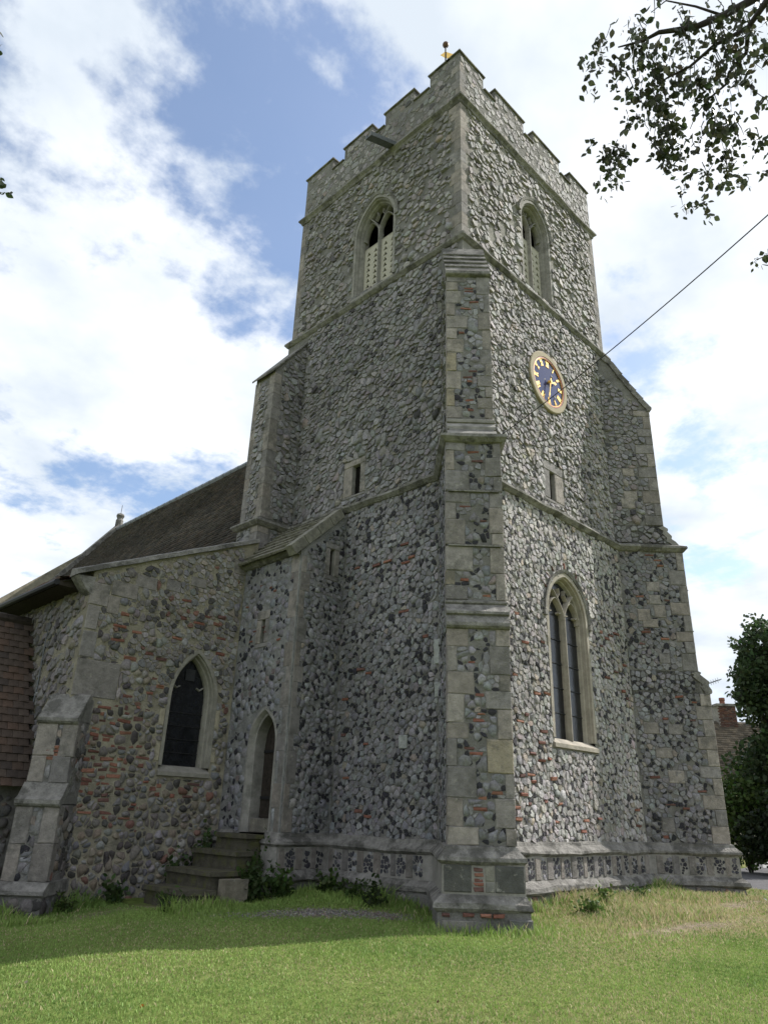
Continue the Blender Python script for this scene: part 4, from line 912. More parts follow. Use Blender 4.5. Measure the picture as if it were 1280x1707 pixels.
# coping up the slope of the aisle wall, kneeler at the corner
mb = MB(); n_ = 9; xs = np.linspace(-4.72, -1.02, n_+1)
cp = None
for i in range(n_):
    a, b = xs[i], xs[i+1]-.006; j = random.uniform(-.008, .008); mb = MB()
    mb.hexa([(a, AY-.07, atop(a)-.06+j), (b, AY-.07, atop(b)-.06+j), (b, AY+.30, atop(b)-.06+j), (a, AY+.30, atop(a)-.06+j), (a, AY-.05, atop(a)+.03+j), (b, AY-.05, atop(b)+.03+j), (b, AY+.26, atop(b)+.09+j), (a, AY+.26, atop(a)+.09+j)]); mb.build('coping_stone', M['string'], aw)
mb = MB(); mb.hexa([(-4.50, AY-.015, 4.84), (-4.42, AY-.015, 4.78), (-4.42, AY+.30, 4.78), (-4.50, AY+.30, 4.84), (-4.70, AY-.02, 5.08), (-4.38, AY-.02, 5.10), (-4.38, AY+.30, 5.10), (-4.70, AY+.30, 5.08)]); mb.build('kneeler', M['string'], aw)
# diagonal buttress of the aisle corner, stepping out towards the ground
AC = A3(-4.47, AY-.04, 0)
def aisb(s, d, z): return AC+T1*s+E1*d+UP*z
ab = bpy.data.objects.new('buttress', None); COL.objects.link(ab); ab.parent = nave; ab['label'] = 'stepped pale stone corner buttress with mossy offsets'
mb = MB()
for (hw, D, z0, z1) in ((.31, .18, 1.40, 2.62), (.33, .32, .14, 1.36), (.37, .42, -.7, .15)): mb.hexa(prism(aisb, hw-.012, -.4, D-.012, z0, z1))
mb.hexa(prism(aisb, .298, -.5, .16, 2.6, 3.0, .298, -.15)); mb.hexa(prism(aisb, .318, -.5, .31, 1.34, 1.70, .318, .16)); mb.build('core', M['mortar'], ab)
wedge(aisb, ab, [(.22, 2.56), (.245, 2.59), (.245, 2.64), (.16, 2.72), (.02, 2.90), (-.12, 3.06)], .325, 'weathering', th=.10)
wedge(aisb, ab, [(.37, 1.32), (.395, 1.35), (.395, 1.41), (.32, 1.46), (.18, 1.66)], .345, 'weathering', th=.12)
wedge(aisb, ab, [(.44, .10), (.47, .12), (.47, .17), (.32, .28)], .39, 'weathering')
for (hw, D, z0, z1) in ((.31, .18, 1.66, 2.58), (.33, .32, .28, 1.33)):
    occb = []
    for side in (-1, 1):
        z = z0; k = int(side < 0)
        while z < z1-.02:
            h = min(random.uniform(.36, .6), z1-z)
            if z1-z-h < .14: h = z1-z
            w = random.uniform(.26, .36) if k % 2 == 0 else random.uniform(.19, .25); s0 = -hw-.006 if side < 0 else hw+.006-w
            block(ab, aisb(s0, D-.2, z+.004), T1*w, UP*(h-.008), E1*(.2+random.uniform(0, .01)), col=LIME[rng.integers(6)]*rng.uniform(.72, .98), jit=.012); occb.append((s0, s0+w, z, z+h)); z += h; k += 1
    for k in range(4): 
        if z0 > 1: brick(ab, aisb(-.12, D-.04, 2.0+k*.055), T1*.2, UP*.042, E1*.045)
    flints('nave', aisb(0, D-.012, 0), T1, UP, [(-hw+.05, z0), (hw-.05, z0), (hw-.05, z1), (-hw+.05, z1)], 'butt', occb+([(-.14, .1, 1.98, 2.22)] if z0 > 1 else []))
for (hw, D, z0, z1) in ((.31, .18, 1.5, 2.58), (.33, .32, .28, 1.33), (.37, .42, -.3, .1)): flints('nave', aisb(hw-.012, 0, 0), -E1, UP, [(-D+.03, z0), (.5, z0), (.5, z1), (-D+.03, z1)], 'rubble')
flints('nave', aisb(0, .41, 0), T1, UP, [(-.38, -.4), (.38, -.4), (.38, .08), (-.38, .08)], 'rubble')
finish_stones('nave', aw, nave)
# roofs: tile courses, each a real step
def tile_courses(P, along, length, up_dir, slope_len, expo, root, name, cols, tw_=.17):
    """rows of plain tiles; nearest rows cut into single tiles by their colours and small lifts"""
    along, up_dir = np.asarray(along, float), np.asarray(up_dir, float); nn = np.cross(along, up_dir); nn = nn if nn[2] > 0 else -nn
    nr2, nc2 = int(slope_len/expo), int(length/tw_); vs = []; cs = []
    i, j = np.meshgrid(np.arange(nr2), np.arange(nc2), indexing='ij'); i = i.ravel(); j = j.ravel()
    a0 = (j+.5*(i % 2))*tw_; lift = rng.uniform(.030, .046, len(i)); s0 = i*expo+rng.normal(0, .004, len(i))
    def pt(a, s, l): return P+a[:, None]*along+s[:, None]*up_dir+(l+.022+.022*vnoise(a, s, .9, 41))[:, None]*nn
    z_ = np.zeros(len(i)); w = tw_-.004
    q_ = np.stack([pt(a0, s0, z_), pt(a0+w, s0, z_), pt(a0, s0, lift), pt(a0+w, s0, lift), pt(a0, s0+expo*1.3, z_+.004), pt(a0+w, s0+expo*1.3, z_+.004)], 1)
    base = np.arange(len(i))[:, None, None]*6; F = (np.array([(0, 1, 3, 2), (2, 3, 5, 4)])[None]+base).reshape(-1, 4)
    c = np.asarray(cols)[rng.integers(len(cols), size=len(i))]*rng.uniform(.65, 1.3, len(i))[:, None]*(1+.2*vnoise(a0, s0, 1.5, 42))[:, None]
    return mesh(name, q_.reshape(-1, 3), F, M['tile'], root, cols=np.repeat(c, 6, 0), kind='stuff')
BRN = [(.062, .054, .047), (.074, .063, .054), (.052, .047, .042), (.078, .062, .051), (.066, .060, .054)]
RDG = A3(3, 0, 12.40); EV = A3(-1.25, 0, 6.55); sv = RDG-EV; Ls = np.linalg.norm(sv); sv /= Ls
mb = MB(); mb.add([(-1.25, 5.9, 6.5), (-1.25, 21.5, 6.5), (3, 21.5, 12.35), (3, 5.9, 12.35)], [(0, 3, 2, 1)]); mb.add([(3, 5.9, 12.35), (3, 21.5, 12.35), (8.7, 21.5, 5.0), (8.7, 5.9, 5.0)], [(0, 3, 2, 1)])
mb.add([(-4.8, 5.2, 5.0), (-4.8, 21.5, 5.0), (-1.25, 21.5, 6.56), (-1.25, 5.2, 6.56)], [(0, 3, 2, 1)])
rf = mb.build('roof', M['lead'], nave)
tile_courses(A3(-1.25, 5.9, 6.53), (0, 1, 0), 15.5, sv, Ls, .16, rf, 'roof_tiles', BRN)
s2v = A3(3.55, 0, 1.56); l2 = np.linalg.norm(s2v); tile_courses(A3(-4.86, 5.2, 5.0), (0, 1, 0), 16.3, s2v/l2, l2, .105, rf, 'roof_tiles', [(.12, .075, .055), (.10, .07, .055), (.14, .085, .06)])
mb = MB(); 
for k in range(34): mb.tube([(3, 5.9+k*.46, 12.40), (3, 5.9+k*.46+.45, 12.40)], [.13, .12], 8)
mb.build('ridge_tiles', M['lead'], rf)
# far gable coping with a finial
mb = MB(); mb.hexa([(-1.3, 21.45, 6.45), (3.05, 21.45, 12.42), (3.05, 21.85, 12.42), (-1.3, 21.85, 6.45), (-1.42, 21.45, 6.72), (3.05, 21.45, 12.75), (3.05, 21.85, 12.75), (-1.42, 21.85, 6.72)]); mb.build('gable_coping', M['string'], nave)
mb = MB(); mb.tube([(3.05, 21.6, 12.6), (3.05, 21.6, 12.85), (3.05, 21.6, 12.95), (3.05, 21.6, 13.08), (3.05, 21.6, 13.16), (3.05, 21.6, 13.22)], [.17, .17, .12, .18, .15, .03], 8); mb.build('finial', M['string'], nave)
mb = MB(); mb.tube([(3.05, 21.6, 13.2), (3.05, 21.6, 13.6)], .012, 5); mb.build('lightning_rod', M['iron'], nave)
# gutter and boarding under the aisle eaves, lightning strip
mb = MB(); mb.tube([(-4.90, 5.25, 4.97), (-4.90, 21.4, 4.97)], .055, 8); mb.build('gutter', M['iron'], nave)
mb = MB(); mb.hexa([(-4.85, 5.25, 4.92), (-4.42, 5.25, 4.92), (-4.42, 21.4, 4.92), (-4.85, 21.4, 4.92), (-4.85, 5.25, 5.0), (-4.42, 5.25, 5.16), (-4.42, 21.4, 5.16), (-4.85, 21.4, 5.0)]); mb.build('eaves_board', M['wood'], nave)
mb = MB(); mb.tube([(-4.45, 6.4, 4.9), (-4.46, 6.42, 4.2), (-4.45, 6.38, 3.3), (-4.46, 6.4, 2.6)], .012, 5); mb.build('lightning_conductor', M['lead'], nave)

# ------------------------------------------------------------------ tiled outbuilding at the left edge
shed = thing('outbuilding', 'low outbuilding with steep brown tiled roof at the left edge, against the aisle', 'outbuilding', (-5.6, 7, 0))
ex = A3(-1, 0, 0); su = A3(0, 1.72, 3.02); Lr = np.linalg.norm(su); su /= Lr; nn = A3(0, -su[2], su[1])
P0 = A3(-4.50, 5.60, 1.60)
mb = MB(); mb.add([P0, P0+ex*4.2, P0+ex*4.2+su*Lr, P0+su*Lr], [(0, 1, 2, 3)]); mb.add([P0+su*Lr, P0+ex*4.2+su*Lr, P0+ex*4.2+su*Lr+A3(0, 1.72, -3.02), P0+su*Lr+A3(0, 1.72, -3.02)], [(0, 1, 2, 3)])
shr = mb.build('roof', M['wood'], shed)
TM = []
for k in range(8):
    mb = MB(); w, hh = .176, .20; c = [(.085, .062, .05), (.072, .055, .046), (.098, .067, .052), (.062, .05, .044), (.09, .07, .058), (.078, .06, .05), (.125, .072, .05), (.11, .065, .048)][k]
    bow = .006; vs = []
    for d in (0, .014):
        for a in range(4):
            for b in (0, 1): vs.append(A3(0, 0, 0)+ex*(w*a/3)+su*(hh*b)+nn*(d+.024*(1-b)+bow*math.sin(math.pi*a/3)))
    F = []
    for a in range(3): F += [(8+a*2, 8+a*2+2, 8+a*2+3, 8+a*2+1), (a*2, a*2+2, 8+a*2+2, 8+a*2)]
    F += [(0, 8, 9, 1), (6, 7, 15, 14)]
    me = bpy.data.meshes.new('tile'); me.from_pydata([tuple(p) for p in vs], [], F); ca = me.color_attributes.new('Col', 'FLOAT_COLOR', 'POINT'); ca.data.foreach_set('color', np.tile((*c, 1), (16, 1)).astype(np.float32).ravel()); me.materials.append(M['tile']); TM.append(me)
base = wloc(shed); nrow_ = int(Lr/.148)
for i in range(nrow_):
    for j in range(13):
        t = bpy.data.objects.new('tile', random.choice(TM[:6] if i > 3 else TM)); COL.objects.link(t); t.parent = shr
        p = P0+ex*((j+.5*(i % 2)-.25)*.18)+su*(i*.148-.03)+nn*(.012+random.uniform(0, .008)); t.location = tuple(p-base)
        t.rotation_euler = (random.gauss(0, .012), random.gauss(0, .012), random.gauss(0, .01))
tile_courses(P0+ex*2.4, ex, 1.8, su, Lr, .148, shr, 'roof_tiles', [(.085, .055, .042), (.065, .048, .04), (.11, .066, .048)])
mb = MB()
for k in range(9): mb.tube([P0+su*Lr+ex*(k*.46)+A3(0, 0, -.02), P0+su*Lr+ex*(k*.46+.45)+A3(0, 0, -.02)], [.12, .11], 8)
mb.build('ridge_tiles', M['wood'], shr)
mb = MB(); mb.box((-8.5, 5.85, -.8), (-4.52, 8.8, 1.68)); mb.build('wall', M['mortar'], shed)
flints('shed', A3(0, 5.85, 0), WU, UP, [(-8.4, -.4), (-4.6, -.4), (-4.6, 1.5), (-8.4, 1.5)], 'aisle', shade=.8)
finish_stones('shed', shed, shed, 12)

# ------------------------------------------------------------------ steps up to the turret door
steps = thing('stone_steps', 'worn mossy stone steps rising to the turret door', 'steps', (-2.2, 3.7, 0))
def step(x0, x1, y0, y1, z0, z1, skew=0):
    mb = MB(); j = lambda: random.uniform(-.03, .03)
    b = [(x0+j(), y0+j()+skew), (x1, y0+j()), (x1, y1), (x0+j(), y1+j()+skew)]; zt = z1
    mb.hexa([(x, y, z0) for x, y in b]+[(x+.02, y+.02, zt-.07) for x, y in b]); o_ = 0.035
    c2 = [(b[0][0]-o_, b[0][1]-o_), (b[1][0], b[1][1]-o_), (b[2][0], b[2][1]), (b[3][0]-o_, b[3][1])]
    mb.hexa([(x, y, zt-.07+.001) for x, y in c2]+[(x+.006, y+.006, zt+random.uniform(-.012, .006)) for x, y in c2])
    return mb.build('step', M['stepstone'], steps)
step(-2.92, -2.45, 3.0, 4.2, -.4, .22, .1); step(-2.47, -1.92, 3.10, 4.40, -.4, .46, .05); step(-1.94, -1.60, 3.28, 4.50, -.4, .73); step(-1.62, -1.28, 3.40, 4.36, -.4, .985)
block(steps, A3(-2.35, 2.86, -.2), A3(.42, 0, 0), A3(0, 0, .56), A3(0, -.01, 0)+A3(0, .22, 0), name='side_stone', col=(.2, .18, .14))

# ------------------------------------------------------------------ overhead wire
A = near(.50, .55, 7.66); B = A3(-2.70, -6.20, 7.27); E_ = B+(B-A)*1.1; pts = []
for i in range(41):
    t = i/40; p = A+(E_-A)*t; p = p-UP*(4*.42*t*(1-t))+UP*.40*4*(1/2.1)*(1-1/2.1)*t*2.1*.0; pts.append(p)
dz = (B[2]-(A+(E_-A)*(1/2.1))[2])+4*.42*(1/2.1)*(1-1/2.1)
pts = [p+UP*dz*min(1, (i/40)*2.1) for i, p in enumerate(pts)]
mb = MB(); mb.tube(pts, .0072, 6); tag(mb.build('overhead_wire', M['cable'], smooth=True), 'thin black overhead wire running from the tower out to the right', 'wire')

# ------------------------------------------------------------------ plants
LEAFSHAPE = np.array([(0, 0, 0), (.30, .28, .03), (.34, .5, .035), (.18, .78, .02), (0, 1, -.04), (-.18, .78, .02), (-.34, .5, .035), (-.30, .28, .03), (0, .5, -.01)])
LF = np.array([(0, 1, 8), (1, 2, 8), (2, 3, 8), (3, 4, 8), (4, 5, 8), (5, 6, 8), (6, 7, 8), (7, 0, 8)])
QUAD = np.array([(-.3, 0, 0), (.3, 0, 0), (.36, .55, .08), (0, 1, 0), (-.36, .55, .08)]); QF = np.array([(0, 1, 2), (0, 2, 3), (0, 3, 4)])
def frames(n, droop=0.0):
    d = rng.normal(size=(n, 3)); d[:, 2] -= droop; d /= np.linalg.norm(d, axis=1)[:, None]
    a = rng.normal(size=(n, 3)); a -= (a*d).sum(1)[:, None]*d; a /= np.linalg.norm(a, axis=1)[:, None]
    return a, d, np.cross(a, d)
def leaves(P, size, shape=QUAD, sf=QF, droop=0.0):
    a, d, n = frames(len(P), droop); s = size*rng.uniform(.65, 1.3, len(P)); L = shape[None]*s[:, None, None]
    V = P[:, None]+L[..., :1]*a[:, None]+L[..., 1:2]*d[:, None]+L[..., 2:3]*n[:, None]
    F = (sf[None]+(np.arange(len(P))*len(shape))[:, None, None]).reshape(-1, 3)
    return V, F
def leafmesh(name, V, F, cols, parent, m='leaf', kind=None):
    return mesh(name, V.reshape(-1, 3), F, M[m], parent, cols=np.repeat(cols, V.shape[1], 0), kind=kind)
def lcol(n, base, var=.3): return np.clip(np.array(base)[None]*rng.uniform(1-var, 1+var, n)[:, None]*(1+rng.normal(0, .08, (n, 3))), .005, .5)

# birch whose branches hang in at the upper right; its trunk stands outside the picture
LIMBS =  [([(-4.95, -9.1, 5.6), (-6.183, -7.478, 5.516), (-6.444, -7.117, 5.321), (-6.402, -7.003, 5.276), (-6.325, -6.955, 5.207)], 0.03, 0.01), ([(-4.97, -9.05, 6.1), (-6.229, -7.512, 5.926), (-6.284, -7.142, 5.58), (-6.445, -6.91, 5.423), (-6.542, -6.784, 5.349), (-6.626, -6.628, 5.379), (-6.644, -6.546, 5.374), (-6.7, -6.425, 5.382)], 0.032, 0.004), ([(-6.402, -7.003, 5.276), (-6.491, -6.847, 5.195), (-6.486, -6.713, 5.166), (-6.513, -6.59, 5.159), (-6.506, -6.478, 5.125)], 0.012, 0.003), ([(-6.325, -6.955, 5.207), (-6.239, -6.837, 5.249), (-6.207, -6.803, 5.216), (-6.203, -6.698, 5.192), (-6.185, -6.617, 5.158), (-6.151, -6.561, 5.115)], 0.01, 0.002), ([(-6.445, -6.91, 5.423), (-6.491, -6.801, 5.564), (-6.598, -6.685, 5.618), (-6.603, -6.598, 5.604)], 0.008, 0.002), ([(-5.165, -6.948, 4.394), (-5.528, -6.748, 4.502), (-5.621, -6.703, 4.445), (-5.631, -6.646, 4.442)], 0.008, 0.002)]
CLUMPS =  [((-6.889, -6.69, 5.204), 0.104, 12), ((-6.745, -6.607, 5.383), 0.066, 7), ((-6.645, -6.337, 5.544), 0.108, 23), ((-6.865, -6.388, 5.186), 0.058, 7), ((-6.64, -6.5, 5.36), 0.141, 30), ((-6.584, -6.443, 5.605), 0.058, 5), ((-6.651, -6.689, 5.184), 0.174, 54), ((-6.548, -6.774, 5.427), 0.108, 14), ((-6.285, -6.779, 5.534), 0.187, 72), ((-6.537, -6.977, 5.224), 0.187, 81), ((-6.351, -7.058, 5.395), 0.104, 27), ((-6.48, -7.053, 4.957), 0.066, 16), ((-6.707, -6.309, 5.279), 0.075, 18), ((-6.521, -6.33, 5.455), 0.104, 39), ((-6.77, -6.29, 5.089), 0.054, 7), ((-6.535, -6.511, 5.285), 0.166, 81), ((-6.265, -6.614, 5.409), 0.187, 99), ((-6.475, -6.84, 5.078), 0.187, 117), ((-6.247, -6.915, 5.215), 0.091, 19), ((-6.026, -6.887, 5.34), 0.05, 7), ((-6.474, -6.528, 5.087), 0.133, 72), ((-6.197, -6.461, 5.157), 0.124, 99), ((-6.427, -6.506, 4.8), 0.091, 45), ((-6.499, -6.443, 5.162), 0.091, 27), ((-6.298, -6.279, 5.269), 0.091, 36), ((-6.506, -6.271, 4.875), 0.108, 72), ((-6.3, -6.141, 4.979), 0.075, 32), ((-6.109, -6.021, 5.097), 0.037, 7), ((-6.42, -6.745, 5.014), 0.091, 30), ((-6.199, -6.865, 5.166), 0.058, 10), ((-5.987, -6.673, 5.267), 0.116, 46), ((-6.205, -6.797, 4.916), 0.116, 54), ((-5.915, -6.807, 4.976), 0.075, 23), ((-6.108, -6.874, 4.581), 0.037, 5), ((-6.189, -6.48, 4.907), 0.091, 36), ((-5.923, -6.445, 4.982), 0.075, 25), ((-6.123, -6.532, 4.6), 0.046, 12), ((-5.957, -6.399, 4.74), 0.025, 4), ((-5.873, -6.617, 5.064), 0.1, 54), ((-6.107, -6.629, 4.699), 0.05, 10), ((-5.846, -6.47, 4.735), 0.025, 5), ((-5.699, -6.626, 4.977), 0.033, 5), ((-6.023, -6.742, 4.727), 0.037, 6), ((-5.523, -6.617, 4.494), 0.037, 3), ((-5.867, -6.742, 4.276), 0.037, 5), ((-6.133, -6.731, 4.918), 0.124, 36), ((-6.028, -6.617, 5.127), 0.104, 19)]
SPRIGS =  [[(-12.0, -1.5, 6.6), (-9.355, -2.507, 6.276), (-9.157, -2.984, 6.173), (-9.055, -3.145, 6.177)], [(-12.05, -1.45, 6.0), (-9.228, -2.126, 5.85), (-8.87, -2.489, 5.623), (-8.689, -2.593, 5.56)]]
birch = thing('birch_tree', 'birch tree whose leafy branches hang into the upper right corner', 'tree', (-5.0, -9.3, -.1))
mb = MB(); mb.tube([(-5.0, -9.3, -.3), (-5.02, -9.25, 2), (-4.95, -9.15, 4.5), (-5.0, -9.0, 6.8), (-4.9, -8.9, 9)], [.17, .13, .10, .075, .03], 10); mb.build('trunk', M['bark'], birch, smooth=True)
for i, (pl, r0, r1) in enumerate(LIMBS):
    mb = MB(); mb.tube([A3(*p) for p in pl], list(np.linspace(r0, r1, len(pl))), 7); mb.build('branch', M['bark'], birch, smooth=True)
tw = MB(); allP = []
for (c, rad, cnt) in CLUMPS:
    c = A3(*c); cnt = int(cnt*1.4)+2; nst = max(2, cnt//9)
    for s_ in range(nst):                                   # hanging twigs
        a = c+A3(rng.normal(0, rad*.45), rng.normal(0, rad*.45), rad*rng.uniform(.2, .9)); b = a+A3(rng.normal(0, rad*.25), rng.normal(0, rad*.25), -rad*rng.uniform(.7, 1.7))
        tw.tube([a, (a+b)/2+rng.normal(0, .01, 3), b], [.0025, .002, .001], 4)
        k = max(3, int(cnt/nst)); t = rng.uniform(0, 1, k); allP.append(a+(b-a)*t[:, None]+rng.normal(0, .022, (k, 3)))
tw.build('twigs', M['bark'], birch, kind='stuff')
P = np.concatenate(allP); V, F = leaves(P, .040, LEAFSHAPE, LF, droop=.9); cols = lcol(len(P), (.045, .055, .028), .4)
idx = rng.permutation(len(P)); one = idx[:300]; rest = idx[300:]
for i in one: leafmesh('leaf', V[i:i+1], LF, cols[i:i+1], birch, 'birchleaf')
F = (LF[None]+(np.arange(len(rest))*len(LEAFSHAPE))[:, None, None]).reshape(-1, 3); leafmesh('foliage', V[rest], F, cols[rest], birch, 'birchleaf', 'stuff')
# a second tree, of which only two sprigs reach in at the left edge
lt = thing('side_tree', 'tree of which only two small sprigs reach in at the left edge', 'tree', (-12.3, -1.2, -.2))
mb = MB(); mb.tube([(-12.3, -1.2, -.4), (-12.2, -1.3, 2.5), (-12.1, -1.4, 5), (-12.0, -1.5, 8)], [.2, .15, .11, .04], 10); mb.build('trunk', M['bark'], lt, smooth=True)
for pl in SPRIGS:
    mb = MB(); mb.tube([A3(*p) for p in pl], list(np.linspace(.03, .003, len(pl))), 6); mb.build('branch', M['bark'], lt, smooth=True)
    e = A3(*pl[-1]); bk = A3(*pl[-2]); t = rng.uniform(0, 1, 26); Pq = e+(bk-e)*(t**1.5)[:, None]*.7+rng.normal(0, .03, (26, 3)); V, F = leaves(Pq, .05, LEAFSHAPE, LF, .8); cs_ = lcol(26, (.028, .045, .016)); [leafmesh('leaf', V[i_:i_+1], LF, cs_[i_:i_+1], lt, 'birchleaf') for i_ in range(26)]

def bush(root, name, blobs, n, size, base, seed_dark=.6):
    Ps = []
    for (c, r, w) in blobs:
        k = int(n*w); d = rng.normal(size=(k, 3)); d /= np.linalg.norm(d, axis=1)[:, None]
        rad = np.asarray(r)*(rng.uniform(.25, 1.0, k)**.45)[:, None]*(1+.22*np.sin(d[:, :1]*5+c[0])+.18*np.sin(d[:, 1:2]*7+c[2])+.12*np.sin(d[:, 2:3]*9)); Ps.append(A3(*c)+d*rad)
    Pq = np.concatenate(Ps); V, F = leaves(Pq, size); return leafmesh(name, V, F, lcol(len(Pq), base, .4), root, 'leaf')
# evergreen beyond the tower
ev = thing('evergreen_tree', 'dark evergreen tree at the right edge in front of the cottage', 'tree', (17.6, .7, 0))
mb = MB(); mb.tube([(17.6, .7, -.2), (17.55, .75, 2), (17.6, .7, 4.5), (17.5, .75, 7.4)], [.26, .2, .13, .04], 9); mb.build('trunk', M['bark'], ev)
for k in range(7):
    a = k*.9; z = 2.2+k*.7; mb = MB(); mb.tube([(17.55, .72, z), (17.55+.6*math.cos(a), .72+.6*math.sin(a), z+.4), (17.55+1.0*math.cos(a), .72+1.0*math.sin(a), z+.6)], [.07, .045, .02], 6); mb.build('branch', M['bark'], ev)
bush(ev, 'crown', [((17.45, .75, 7.1), (.9, .9, 1.0), .10), ((17.5, .75, 6.1), (1.2, 1.2, 1.0), .18), ((17.5, .8, 5.4), (1.3, 1.3, .8), .16), ((17.9, .4, 4.5), (1.3, 1.3, 1.0), .18), ((17.7, .9, 3.2), (1.35, 1.35, 1.1), .2), ((17.5, 1.0, 2.0), (1.4, 1.4, 1.1), .18)], 20000, .14, (.046, .074, .030))
sh = thing('shrub', 'light green leafy shrub beside the far tower corner', 'shrub', (16.8, 2.05, 0))
mb = MB()
for k in range(6): a = k*1.05; mb.tube([(16.8, 2.05, -.1), (16.8+.3*math.cos(a), 2.05+.3*math.sin(a), 1.0), (16.8+.6*math.cos(a), 2.05+.6*math.sin(a), 2.0)], [.03, .02, .01], 5)
mb.build('stems', M['bark'], sh); bush(sh, 'crown', [((16.8, 2.0, 2.1), (1.0, 1.0, .95), .6), ((16.7, 1.9, 1.0), (.95, .95, .9), .4)], 4200, .13, (.062, .10, .026))
sh2 = thing('shrub', 'dark shrub low in front of the evergreen tree', 'shrub', (16.0, .4, 0))
mb = MB()
for k in range(5): a = k*1.25; mb.tube([(16.0, .4, -.1), (16.0+.3*math.cos(a), .4+.3*math.sin(a), .6), (16.0+.6*math.cos(a), .4+.6*math.sin(a), 1.1)], [.03, .02, .01], 5)
mb.build('stems', M['bark'], sh2); bush(sh2, 'crown', [((16.0, .5, 1.2), (1.1, 1.1, .8), .6), ((16.4, 1.2, 1.0), (.9, .9, .7), .4)], 3000, .12, (.02, .032, .014))

# ------------------------------------------------------------------ cottage behind
cot = thing('cottage', 'cottage with brown tiled roof and brick chimney beyond the tower at right', 'house', (31, 3.5, 0))
h0 = A3(27.6, 6.9, 0); ca_ = A3(.70, -.714, 0); cb_ = A3(.714, .70, 0); Lh, Dh = 13.0, 6.0
mb = MB(); mb.hexa([h0, h0+ca_*Lh, h0+ca_*Lh+cb_*Dh, h0+cb_*Dh]+[p+UP*3.15 for p in (h0, h0+ca_*Lh, h0+ca_*Lh+cb_*Dh, h0+cb_*Dh)])
RH = 6.4
for e_ in (0, Lh): mb.add([h0+ca_*e_+UP*3.15, h0+ca_*e_+cb_*Dh+UP*3.15, h0+ca_*e_+cb_*Dh/2+UP*RH], [(0, 1, 2)])
mb.build('wall', M['render'], cot)
for (u, w) in ((1.4, 1.1), (4.2, 1.1)):
    mb = MB(); mb.obox(h0+ca_*u+UP*1.0-cb_*.03, ca_*w, UP*1.15, cb_*.02); wd = mb.build('window', M['white'], cot)
    for k in range(2): mb = MB(); mb.obox(h0+ca_*(u+.07+k*(w/2-.02))+UP*1.08-cb_*.04, ca_*(w/2-.12), UP*.98, cb_*.005); mb.build('pane', M['glass'], wd)
rs = cb_*Dh/2+UP*(RH-3.15)+cb_*.35+UP*.38; Lc = np.linalg.norm(rs); P0 = h0-cb_*.35+UP*2.82-ca_*.15
mb = MB(); mb.add([P0, P0+ca_*(Lh+.3), P0+ca_*(Lh+.3)+rs, P0+rs], [(0, 1, 2, 3)]); b2 = h0+cb_*(Dh+.35)+UP*2.82-ca_*.15; mb.add([P0+rs, P0+rs+ca_*(Lh+.3), b2+ca_*(Lh+.3), b2], [(0, 1, 2, 3)])
cr_ = mb.build('roof', M['wood'], cot); tile_courses(P0+UP*.02, ca_, Lh+.3, rs/Lc, Lc, .16, cr_, 'roof_tiles', [(.12, .10, .08), (.10, .085, .07), (.14, .115, .09)], .2)
CH = h0+ca_*1.65+cb_*(Dh/2-.35)+UP*.55; CW = .95
mb = MB(); mb.obox(CH+UP*5.2, ca_*CW, cb_*.7, UP*1.45); chm = mb.build('chimney', M['mortar_pale'], cot)
for i in range(18):
    for j in range(4):
        w = CW/4; off_ = w/2 if i % 2 else 0
        brick(chm, CH+UP*(5.22+i*.079)+ca_*min(j*w+off_*.6, CW-w)+cb_*.02, ca_*(w-.012), UP*.067, -cb_*.045, .5)
mb = MB(); mb.obox(CH-ca_*.06-cb_*.08+UP*6.65, ca_*(CW+.12), cb_*.86, UP*.12); mb.build('chimney_cap', M['string'], chm)
mb = MB(); pc = CH+ca_*.45+cb_*.35; mb.tube([pc+UP*6.77, pc+UP*6.95, pc+UP*7.0, pc+UP*7.12], [.15, .13, .16, .15], 10); mb.build('chimney_pot', mat('terracotta', (.20, .09, .06)), chm)
mb = MB(); pa = CH-ca_*.22+cb_*.2; mb.tube([pa+UP*5.0, pa+UP*7.85], .03, 6); mb.tube([pa+UP*7.75-ca_*.25, pa+UP*8.1+ca_*.75], .022, 5)
for k in range(6): c_ = pa+UP*(7.80+k*.045)+ca_*(-.1+k*.13); mb.tube([c_-cb_*.25-UP*.05, c_+cb_*.25+UP*.05], .010, 4); mb.tube([c_-UP*.14, c_+UP*.14], .010, 4)
mb.build('television_aerial', M['lead'], cot)
# small white board on a post by the path
sg = thing('sign', 'small white board on a low post beside the path at the right edge', 'sign', (18.6, 2.3, 0))
pz = A3(18.55, 2.28, 0); mb = MB(); mb.obox(pz+UP*.10, A3(.42, -.40, .03), A3(.09, .09, .17), A3(-.012, -.012, .01)); mb.build('board', M['white'], sg)
mb = MB(); mb.tube([pz+A3(.2, -.15, -.1), pz+A3(.22, -.15, .18)], .02, 6); mb.build('post', M['wood'], sg)

